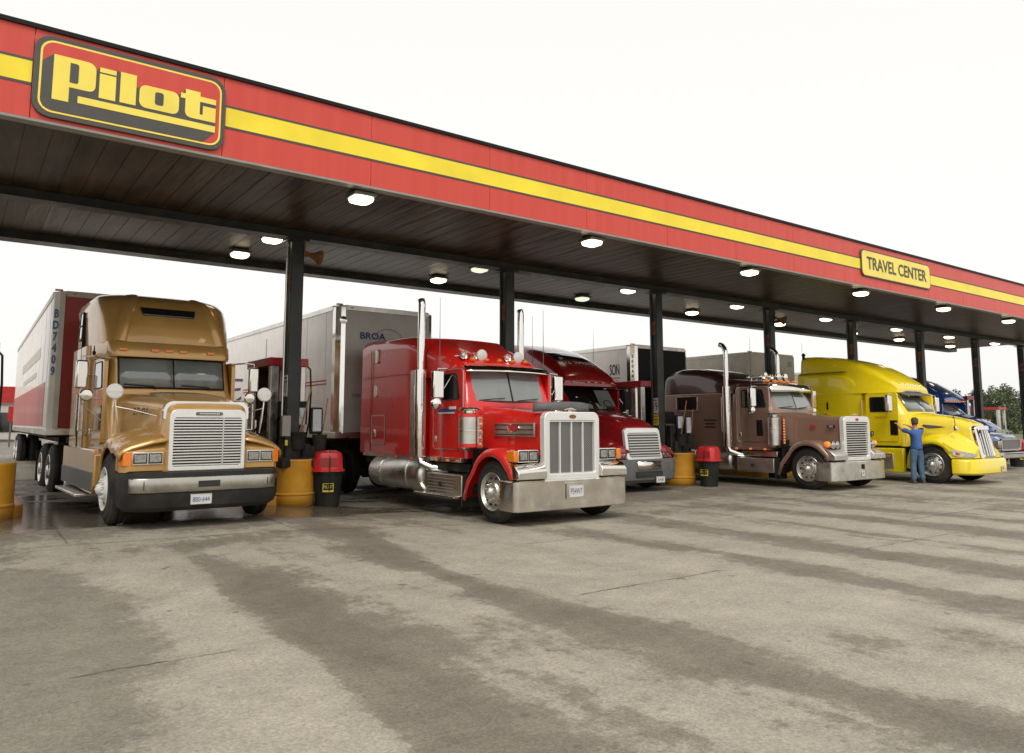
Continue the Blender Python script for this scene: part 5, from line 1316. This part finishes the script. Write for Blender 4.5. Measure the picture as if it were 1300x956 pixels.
# ------------------------------------------------------------------ trailers
def trailer(x, y, z, L_, label, side, front, post, cut=.30, H=(1.30, 4.11), text=None, yaw=0, W_=1.30, marker='amber'):
    """origin: middle of the nose at ground level; runs back along -x"""
    r = empty('box_trailer', (x, y, z), Rd(-90+yaw), label, 'trailer')
    z0, z1 = H
    c = min(cut, .3); W = W_
    side_m = MB()
    for s in (-1, 1): side_m.bx(-L_, -c-.005, s*(W-.04), s*W, z0+.06, z1-.10)
    so = side_m.build('side_wall', side, r)
    mb = MB(); xx = -c-.4
    while xx > -L_:
        for s in (-1, 1): mb.bx(xx-.012, xx+.012, s*W, s*(W+.006), z0+.07, z1-.11)
        xx -= 1.22 if cut > .31 else .61
    mb.build('wall_rib', side, so)
    MB().bx(-.045, -.01, -W+c*.6, W-c*.6, z0+.06, z1-.10).build('front_wall', front, r)
    mb = MB()
    for s in (-1, 1):
        mb.loft([[(px, s*py, zz) for px, py in ((-c, W+.002), (-c*.55, W-.01), (-c*.15, W-c*.32), (-.0, W-c*.62), (-.05, W-c*.66), (-c, W-.06))] for zz in (z0+.03, z1-.05)]).cut()
    mb.build('corner_post', post, r, sharp=20)
    MB().bx(-L_-.01, -c, -W-.015, -W+.02, z1-.12, z1).bx(-L_-.01, -c, W-.02, W+.015, z1-.12, z1).loft([[(px, py, zz) for px, py in ((-c, -W-.012), (-.03, -W+c*.6), (.008, -W+c*.75), (.008, W-c*.75), (-.03, W-c*.6), (-c, W+.012))] for zz in (z1-.12, z1)]).bx(-L_, -c, -W+.01, W-.01, z1-.03, z1-.008).build('top_rail', 'aluminium' if post != 'cream_paint' else 'cream_paint', r, bevel=.008)
    MB().bx(-L_, -.02, -W-.01, W+.01, z0-.08, z0+.06).build('bottom_rail', 'aluminium', r, bevel=.008)
    MB().bx(-L_, -.1, -W+.02, W-.02, z0-.12, z0-.05).bx(-L_+.3, -1, -.55, -.45, z0-.35, z0-.1).bx(-L_+.3, -1, .45, .55, z0-.35, z0-.1).build('floor_frame', 'chassis', r)
    mb = MB()
    for s in (-1, 1): mb.bx(-2.9, -2.75, s*.7, s*.85, .15, z0-.1).bx(-2.95, -2.7, s*.65, s*.9, .10, .15).cut()
    mb.build('landing_gear', 'chassis', r)
    MB().bx(-.03, .012, -W+c, -W+c+.08, z1-.075, z1-.035).cut().bx(-.03, .012, W-c-.08, W-c, z1-.075, z1-.035).cut().bx(-c*.5, -c*.2, -W+.0, -W+.14, z1+.0, z1+.03).build('marker_light', marker, r)
    mb = MB()
    for tx in (-L_+1.4, -L_+2.7): mb.cyl((tx, -1, .515), (tx, 1, .515), .09).cut()
    mb.build('axle', 'chassis', r)
    for tx in (-L_+1.4, -L_+2.7):
        for s in (-1, 1): mk_wheel(r, tx, s*1.25, s, 'rear', 'plate_white', dual=True, holes=6)
    MB().bx(-L_, -L_+.05, -.9, .9, .5, .6).bx(-L_, -L_+.05, -.6, -.5, .5, z0).bx(-L_, -L_+.05, .5, .6, .5, z0).build('rear_guard', 'plate_white', r)
    return r
def corner_text(r, s, mat, c, W, z_top, step, h, wf=.8):
    """characters stacked down the slanted front-right corner post"""
    # outer slanted face runs (-.55c, W-.01) -> (-.15c, W-.32c) on the right-hand side
    a = V((-c*.55, -(W-.01), 0)); b = V((-c*.15, -(W-c*.32), 0)); m_ = (a+b)/2; u = (b-a).normalized()
    for i, ch in enumerate(s):
        text_mesh('post_letter', ch, mat, r, (m_.x, m_.y, z_top - i*step), u, (0, 0, 1), h, wf, .006, bold=.045)
tr1 = trailer(2.75, 17.7, .25, 15.0, 'long white trailer with red lower side and red nose, coupled to the gold truck', 'white_paint', 'trailer_red', 'cream_paint', .42, H=(1.22, 4.08), yaw=-.7)
corner_text(tr1, 'BD7409', 'text_blue', .3, 1.30, 3.60, .235, .16, .95)
mb = MB()
for s in (-1, 1): mb.bx(-14.9, -1.1, s*1.30, s*1.309, 1.32, 2.25)
mb.build('red_band', 'faded_red', tr1)
mb = MB()
for s in (-1, 1): mb.bx(-10.5, -3.0, s*1.30, s*1.3085, 2.9, 3.15).bx(-9.5, -4.0, s*1.30, s*1.3085, 2.5, 2.62)
mb.build('faded_stripe', 'cream_paint', tr1)
tr2 = trailer(8.27, 16.35, .12, 15.0, 'white trailer with polished corner posts and blue and red trim, behind the bright red truck', 'white_paint', 'nose_panel', 'chrome', .5, H=(1.25, 4.26))
text_mesh('front_lettering', 'BROA', 'text_blue', tr2, (-.006, -.42, 3.56), (0, 1, 0), (0, 0, 1), .15, 1.15, .006, bold=.03)
mb = MB()
for i in range(15):
    a = Rd(20+i*10); mb.bx(-.008, .0, -.0+.40*cos(a)-.018, -.0+.40*cos(a)+.018, 3.42+.34*sin(a)-.012, 3.42+.34*sin(a)+.012)
mb.build('dotted_arc', 'text_red', tr2)
text_mesh('unit_number', '1530', 'text_dark', tr2, (-.004, -.82, 2.15), (0, 1, 0), (0, 0, 1), .08, 1, .006)
f = lambda u, v, t: (u, -(1.30+t), v)
mb = MB().mat('text_red').prism([(-.6, 2.42), (-7, 2.42), (-7, 2.45), (-.6, 2.45)], f, 0, .008).prism([(-.6, 2.50), (-7, 2.50), (-7, 2.53), (-.6, 2.53)], f, 0, .008)
mb.mat('text_blue')
for x0_, z0_, dz in ((-7.1, 2.78, .0), (-7.3, 2.52, -.1), (-7.2, 2.25, -.35)):
    for k in range(5):
        mb.prism([(x0_-k*.32, z0_+dz*k*.2+.06*k*.3), (x0_-(k+1)*.32, z0_+dz*(k+1)*.2+.06*(k+1)*.3), (x0_-(k+1)*.32, z0_+dz*(k+1)*.2+.08+.06*(k+1)*.3), (x0_-k*.32, z0_+dz*k*.2+.08+.06*k*.3)], f, 0, .008)
mb.prism([(-5.0, 1.32), (-5.02, 1.32), (-5.02, 3.9), (-5.0, 3.9)], f, 0, .008)
mb.build('side_graphics', None, tr2)
MB().lathe((.0, -1.17, 3.90), (1, 0, 0), [(0, .09), (.01, .09), (.012, .07), (.02, .05), (.02, 0)], 16).build('corner_fitting', 'chrome', tr2)
tr3 = trailer(18.25, 16.75, 0, 15.0, 'white trailer with black nose and polished corner post, behind the brown truck', 'white_paint', 'black_paint', 'chrome_worn', .5, H=(1.22, 4.10), marker='amber_lit')
corner_text(tr3, '50044', 'text_dark', .3, 1.30, 3.72, .155, .10, .8)
text_mesh('side_lettering', 'SON', 'text_dark', tr3, (-.62, -1.302, 3.32), (1, 0, 0), (0, 0, 1), .34, .46, .008, align='RIGHT', bold=.012)
MB().prism([(-2.4, 3.06), (-.62, 3.06), (-.62, 3.09), (-2.4, 3.09)], f, 0, .006).build('underline', 'text_red', tr3)
text_mesh('side_lettering', 'CS', 'text_red', tr3, (-.66, -1.302, 2.93), (1, 0, 0), (0, 0, 1), .15, .8, .008, align='RIGHT')
MB().lathe((-.01, -.42, 2.95), (1, 0, 0), [(0, .09), (.02, .08), (.03, .05), (.03, 0)], 16).build('gladhand', 'aluminium', tr3)
tr4 = trailer(22.6, 15.6, 0, 15.0, 'cream trailer with a small tan plate on its nose, behind the yellow truck', 'cream_paint', 'cream_paint', 'cream_paint', .5, H=(1.22, 4.02))
MB().bx(-.012, -.004, -.35, .25, 3.35, 3.47).build('nose_plate', 'text_yellow', tr4)
MB().bx(-.012, -.004, .75, .98, 3.60, 3.78).build('nose_sign', 'grey_panel', tr4)
tr5 = trailer(13.4, 18.9, 0, 14.0, 'black-nosed trailer behind the dark red truck, sides made white to bounce light', 'white_paint', 'black_paint', 'black_paint', .3, H=(1.22, 4.05))  # hidden side walls whitened to bounce light onto the neighbouring trailer
tr6 = trailer(32.9, 18.2, 0, 14.0, 'pale trailer behind the dark blue truck', 'cream_paint', 'cream_paint', 'aluminium', .5, H=(1.22, 4.0))
# ------------------------------------------------------------------ pickup at the far right
pk = empty('pickup_truck', (30.2, 12.3, 0), Rd(-90), 'pale blue pickup truck with silver grille and white bumper stripe beyond the yellow truck', 'pickup truck')
PB = 'paint_pale_blue'
MB().loft([ringx(.9, .82, .70, .70, 1.12, .14, .02), ringx(.75, .90, .80, .60, 1.22, .14, .03), ringx(0, .97, .88, .55, 1.30, .16, .03), ringx(-.5, 1.0, .90, .55, 1.34, .16, .02)]).build('hood', PB, pk)
MB().loft([ringz(.5, -.4, -2.8, 1.0, .1), ringz(1.32, -.45, -2.8, 1.0, .15), ringz(1.36, -.55, -2.8, .96, .2), ringz(1.85, -1.15, -2.5, .80, .2), ringz(1.92, -1.4, -2.3, .7, .2)]).build('cab', PB, pk)
MB().bx(-4.6, -2.8, -1.0, 1.0, .55, 1.35).build('bed', PB, pk, bevel=.05)
pane(pk, 'windshield', 'glass_dark', (-.53, -.80, 1.40), (-.53, .80, 1.40), (-1.08, .68, 1.82), (-1.08, -.68, 1.82), t=.02, frame='windshield_frame', fmat='aluminium')
MB().bx(-2.3, -.95, -.99, .99, 1.40, 1.78).build('side_window', 'glass_dark', pk, bevel=.05)
g = MB().frame(rrect(-.80, .80, .68, 1.10, .06), rrect(-.74, .74, .73, 1.05, .04), lambda u, v, t: (.90+t, u, v), 0, .05).build('grille', 'chrome', pk)
MB().bx(.90, .925, -.75, .75, .72, 1.06).build('grille_insert', 'grille_mesh', g)
MB().bx(.78, 1.05, -.98, .98, .42, .62).build('bumper', 'chrome_worn', pk, bevel=.03)
MB().bx(1.045, 1.056, -.9, .9, .56, .60).build('bumper_stripe', 'text_blue', pk)
for s in (-1, 1):
    MB().bx(.70, .93, s*.80, s*.96, .78, 1.02).build('headlight', 'lens', pk, bevel=.03)
    MB().bx(-.75, -.55, s*1.0, s*1.22, 1.30, 1.55).build('mirror', 'black_plastic', pk, bevel=.04)
    for x in (0, -3.6): mk_wheel(pk, x, s*.98, s, 'rear', 'aluminium', r=.515, wd=.24, holes=6)

# ------------------------------------------------------------------ the man at the yellow truck's door
def skin_body(name, joints, edges, mat, par, sub=1):
    me = bpy.data.meshes.new(name); me.from_pydata([j[0] for j in joints], edges, [])
    o = bpy.data.objects.new(name, me); COL.objects.link(o); o.parent = par
    md = o.modifiers.new('skin', 'SKIN'); md.use_smooth_shade = True; md.branch_smoothing = .4
    for i, j in enumerate(joints):
        r = j[1]; r = (r, r) if not isinstance(r, tuple) else r
        me.skin_vertices[0].data[i].radius = r
        me.skin_vertices[0].data[i].use_root = (i == 0)
    s = o.modifiers.new('sub', 'SUBSURF'); s.levels = sub; s.render_levels = sub
    me.materials.append(M[mat])
    # bake to a plain mesh so that every part is ordinary geometry
    dg = bpy.context.evaluated_depsgraph_get(); dg.update()
    m2 = bpy.data.meshes.new_from_object(o.evaluated_get(dg)); m2.name = name
    o.modifiers.clear(); o.data = m2; bpy.data.meshes.remove(me)
    m2.materials.clear(); m2.materials.append(M[mat])
    m2.polygons.foreach_set('use_smooth', [True]*len(m2.polygons))
    return o
# local frame: he faces +x (towards the truck), z up
man = empty('person', (21.34, 10.36, 0), Rd(62), 'man in blue T-shirt and jeans reaching up at the yellow truck', 'person')
def arm(s, hand):
    hx, hy, hz = hand
    sh = V((.02, s*.19, 1.42)); el = V((.20, s*.27, 1.38+ (hz-1.4)*.35)); wr = V((hx, hy, hz))
    return sh, el, wr
J = [((0, 0, .95), (.125, .095)), ((0, 0, 1.12), (.12, .09)), ((0, 0, 1.30), (.145, .10)), ((.0, 0, 1.41), (.095, .075)), ((.005, 0, 1.50), .058), ((.02, 0, 1.56), .055), ((.03, 0, 1.62), (.082, .09)), ((.03, 0, 1.70), (.075, .088)), ((.025, 0, 1.745), (.05, .06))]
E_ = [(i, i+1) for i in range(8)]
def add(p, r, frm):
    J.append((tuple(p), r)); E_.append((frm, len(J)-1)); return len(J)-1
for s, hand in ((1, (.47, .20, 1.60)), (-1, (.42, -.10, 1.56))):
    sh, el, wr = arm(s, hand)
    a = add(sh - V((0, 0, .012)), .052, 3); b = add(sh.lerp(el, .5), .050, a); c_ = add(el, .044, b); d = add(el.lerp(wr, .4), .042, c_); e_ = add(wr, .028, d)
    dr = (wr-el).normalized(); up = V((0, 0, 1)); sd = dr.cross(up).normalized()
    p = add(wr+dr*.045, (.036, .02), e_)
    for i, (o_, ln) in enumerate(((-.03, .07), (-.01, .085), (.01, .08), (.03, .06))):
        k0 = add(wr + dr*.085 + sd*o_, .010, p); k1 = add(wr + dr*(.085+ln*.5) + sd*o_*1.1 + V((0, 0, -.005)), .009, k0)
        add(wr + dr*(.085+ln*.8) + sd*o_*1.1 + V((0, 0, -.03)), .008, k1)
    t1 = add(wr + dr*.04 + sd*(-s*.045) + up*.01, .012, p); add(wr + dr*.075 + sd*(-s*.06) + up*.0, .010, t1)
for s in (-1, 1):
    h = add((0, s*.085, .88), (.075, .08), 0); k = add((.02, s*.12, .50), .062, h); an = add((-.01, s*.135, .10), .042, k)
    add((.10, s*.15, .04), (.04, .03), an)
body = skin_body('body', J, E_, 'skin', man)
jn = [((0, 0, .99), (.172, .13)), ((0, 0, .90), (.17, .135))]; je = [(0, 1)]
for s in (-1, 1):
    b0 = len(jn)
    jn += [((0, s*.10, .80), (.108, .115)), ((.02, s*.115, .52), (.082, .085)), ((0, s*.125, .30), (.078, .082)), ((-.01, s*.135, .07), (.068, .075))]
    je += [(1, b0), (b0, b0+1), (b0+1, b0+2), (b0+2, b0+3)]
skin_body('jeans', jn, je, 'jeans', man, 2)
st = [((0, 0, .89), (.190, .150)), ((0, 0, .98), (.188, .146)), ((0, 0, 1.08), (.175, .137)), ((0, 0, 1.28), (.182, .13)), ((0, 0, 1.415), (.155, .115)), ((.0, 0, 1.475), (.10, .088))]
se = [(0, 1), (1, 2), (2, 3), (3, 4), (4, 5)]
for s, hand in ((1, (.47, .20, 1.60)), (-1, (.42, -.10, 1.56))):
    sh, el, wr = arm(s, hand); b0 = len(st)
    st += [(tuple(sh), .088), (tuple(sh.lerp(el, .55)), .074), (tuple(sh.lerp(el, .9)), .070)]; se += [(4, b0), (b0, b0+1), (b0+1, b0+2)]
skin_body('shirt', st, se, 'shirt', man, 2)
MB().loft([[(.025 + .092*k*cos(a)-.012, .086*k*sin(a), z) for a in [2*pi*i/18 for i in range(18)]] for k, z in ((.80, 1.60), (.98, 1.66), (1.06, 1.71), (.98, 1.755), (.72, 1.785), (.25, 1.80))]).build('hair', 'hair', man, sharp=80)
MB().sphere((.125, 0, 1.655), .018, 8, 6, (1.2, .8, 1.2)).sphere((.03, .088, 1.66), .03, 8, 6, (.7, .3, 1)).sphere((.03, -.088, 1.66), .03, 8, 6, (.7, .3, 1)).build('ears_and_nose', 'skin', body)
mb = MB()
for s in (-1, 1): mb.loft([[(px, py+s*.14, z) for px, py in rrect(-.09*k, .19*k, -.05*k, .05*k, .045*k, 4)] for k, z in ((1, 0.0), (1.02, .03), (.9, .07), (.6, .10))])
mb.build('shoes', 'shoe', man)

# ------------------------------------------------------------------ background
bk = empty('distant_canopy', (3, 62, 0), 0, 'distant red-fasciaed filling station canopy at the left edge', 'canopy')
MB().bx(-22, 3.4, 0, 10, 3.05, 4.15).build('fascia', 'cap_red', bk)
mb = MB()
for x in (-20, -14, -8, -2, 2.2): mb.bx(x-.2, x+.2, 2, 2.4, 0, 3.05).cut().bx(x-.2, x+.2, 8, 8.4, 0, 3.05).cut()
mb.build('post', 'building_white', bk)
bs = empty('distant_store', (-6, 80, 0), 0, 'low white building with red band and dark windows far behind the gold truck\'s trailer', 'building')
MB().bx(-25, 16, 0, 12, 0, 3.4).build('wall', 'building_white', bs)
MB().bx(-25.2, 16.2, -.2, 12.2, 3.4, 4.4).build('roof_band', 'cap_red', bs)
for i in range(9): MB().bx(-24+i*4.5, -21+i*4.5, -.06, .1, .9, 2.6).build('window', 'glass_dark', bs)
rb = MB().mat('cap_red').bx(-.14, .14, -.05, .05, 1.7, 2.5).mat('grey_plastic').bx(-.04, .04, -.04, .04, 0, 1.7).build('sign_post', None, None, bevel=.01)
rb.location = (2.25, 47, .02); tag(rb, 'small red sign on a post far behind the gold truck at the left edge', 'sign')

def make_tree(seed, h, w, lm):
    rnd = random.Random(seed)
    r = empty('tree', (0, 0, 0))
    mb = MB(); mb.tube([(0, 0, 0), (.1, .05, h*.3), (.0, .1, h*.6), (.05, 0, h*.9)], [.22, .18, .12, .03], 8)
    for i in range(7):
        a = rnd.uniform(0, 2*pi); z = h*(.28+.08*i); l = w*.36*rnd.uniform(.7, 1)
        mb.tube([(0, .05, z), (l*.5*cos(a), l*.5*sin(a), z+l*.35), (l*cos(a), l*sin(a), z+l*.6)], [.08, .05, .02], 5)
    mb.build('trunk', 'bark', r)
    vs, fs = [], []
    cl = []
    for i in range(34):
        z = rnd.uniform(.12, .98); rr = w*.5*math.sqrt(max(.05, 1-((z-.5)/.56)**2))
        a = rnd.uniform(0, 2*pi); q = rnd.uniform(.3, 1)*rr
        cl.append((q*cos(a), q*sin(a), z*h, rnd.uniform(.5, 1.05)*w*.19))
    for (cx, cy, cz, cr) in cl:
        for k in range(150):
            d = V((rnd.gauss(0, 1), rnd.gauss(0, 1), rnd.gauss(0, .8))).normalized()*cr*rnd.uniform(.55, 1.1)
            p = V((cx, cy, cz)) + d; s = rnd.uniform(.14, .30)
            u = V((rnd.gauss(0, 1), rnd.gauss(0, 1), rnd.gauss(0, 1))).normalized(); v = u.orthogonal().normalized()
            o = len(vs); vs += [p+u*s, p+v*s*.7, p-u*s, p-v*s*.7]; fs.append((o, o+1, o+2, o+3))
    me = bpy.data.meshes.new('crown'); me.from_pydata(vs, [], fs); me.materials.append(M[lm])
    o = bpy.data.objects.new('crown', me); COL.objects.link(o); o.parent = r
    return r
protos = [make_tree(11, 9.5, 7.0, 'leaves_a'), make_tree(12, 8.4, 6.0, 'leaves_b'), make_tree(13, 10.2, 7.5, 'leaves_b'), make_tree(14, 9.0, 5.5, 'leaves_a')]
used = [False]*4; rnd = random.Random(5)
kinds = ['dark green broad tree in the tree line beyond the forecourt', 'light green narrow tree in the tree line beyond the forecourt', 'tall light green tree in the tree line beyond the forecourt', 'dark green slim tree in the tree line beyond the forecourt']
n_tree = 0
for row in range(3):
    for i in range(21):
        t = i/20
        x = 150 - 36*t + row*8 + rnd.uniform(-2, 2); y = 20 + 92*t + row*3 + rnd.uniform(-2, 2)
        k = rnd.randrange(4)
        o = copy_tree(protos[k]) if used[k] else protos[k]; used[k] = True
        sc_ = rnd.uniform(.62, .74) + .05*row
        o.location = (x, y, 0); o.rotation_euler = (0, 0, rnd.uniform(0, 6.28)); o.scale = (sc_, sc_, sc_*rnd.uniform(.9, 1.08))
        tag(o, kinds[k], 'tree', 'trees beyond the forecourt')

# ------------------------------------------------------------------ sky, sun, camera
w = bpy.data.worlds.new('World'); SC.world = w; w.use_nodes = True
N, L = w.node_tree.nodes, w.node_tree.links
bg = N['Background']
sky = N.new('ShaderNodeTexSky'); sky.sky_type = 'NISHITA'; sky.sun_disc = False
SUN_EL, SUN_AZ = Rd(52), Rd(215)      # azimuth clockwise from +Y
sky.sun_elevation = SUN_EL; sky.sun_rotation = SUN_AZ; sky.dust_density = 4; sky.air_density = 1
hs = N.new('ShaderNodeHueSaturation'); hs.inputs['Saturation'].default_value = .12
L.new(sky.outputs[0], hs.inputs['Color'])
mx = N.new('ShaderNodeMix'); mx.data_type = 'RGBA'; mx.inputs['Factor'].default_value = .78
mx.inputs['B'].default_value = (9.35, 9.25, 8.95, 1)
L.new(hs.outputs[0], mx.inputs['A']); L.new(mx.outputs['Result'], bg.inputs['Color'])
bg.inputs['Strength'].default_value = .126
ld = bpy.data.lights.new('sun', 'SUN'); ld.energy = 1.45; ld.angle = Rd(24); ld.color = (1, .95, .87)
lo = bpy.data.objects.new('sun', ld); COL.objects.link(lo)
d = V((sin(SUN_AZ)*cos(SUN_EL), cos(SUN_AZ)*cos(SUN_EL), sin(SUN_EL)))
lo.rotation_euler = d.to_track_quat('Z', 'Y').to_euler()

cd = bpy.data.cameras.new('camera'); cam = bpy.data.objects.new('camera', cd); COL.objects.link(cam); SC.camera = cam
cd.sensor_width = 36; cd.sensor_fit = 'HORIZONTAL'; cd.lens = 959/1300*36; cd.shift_y = -45/1300; cd.clip_end = 5000; cd.clip_start = .05
cam.location = (0, 0, 1.62)
yaw = Rd(53.8385); pit = Rd(6.2484)
fw = V((cos(yaw)*cos(pit), sin(yaw)*cos(pit), sin(pit)))
cam.rotation_euler = fw.to_track_quat('-Z', 'Y').to_euler()
vs_ = SC.view_settings; vs_.view_transform = 'Standard'; vs_.look = 'None'; vs_.exposure = 0; vs_.gamma = 1; vs_.use_curve_mapping = False
SC.cycles.max_bounces = 6; SC.cycles.diffuse_bounces = 3; SC.cycles.glossy_bounces = 3; SC.cycles.transmission_bounces = 2
SC.cycles.use_denoising = True
for me in list(bpy.data.meshes):
    if me.users == 0: bpy.data.meshes.remove(me)
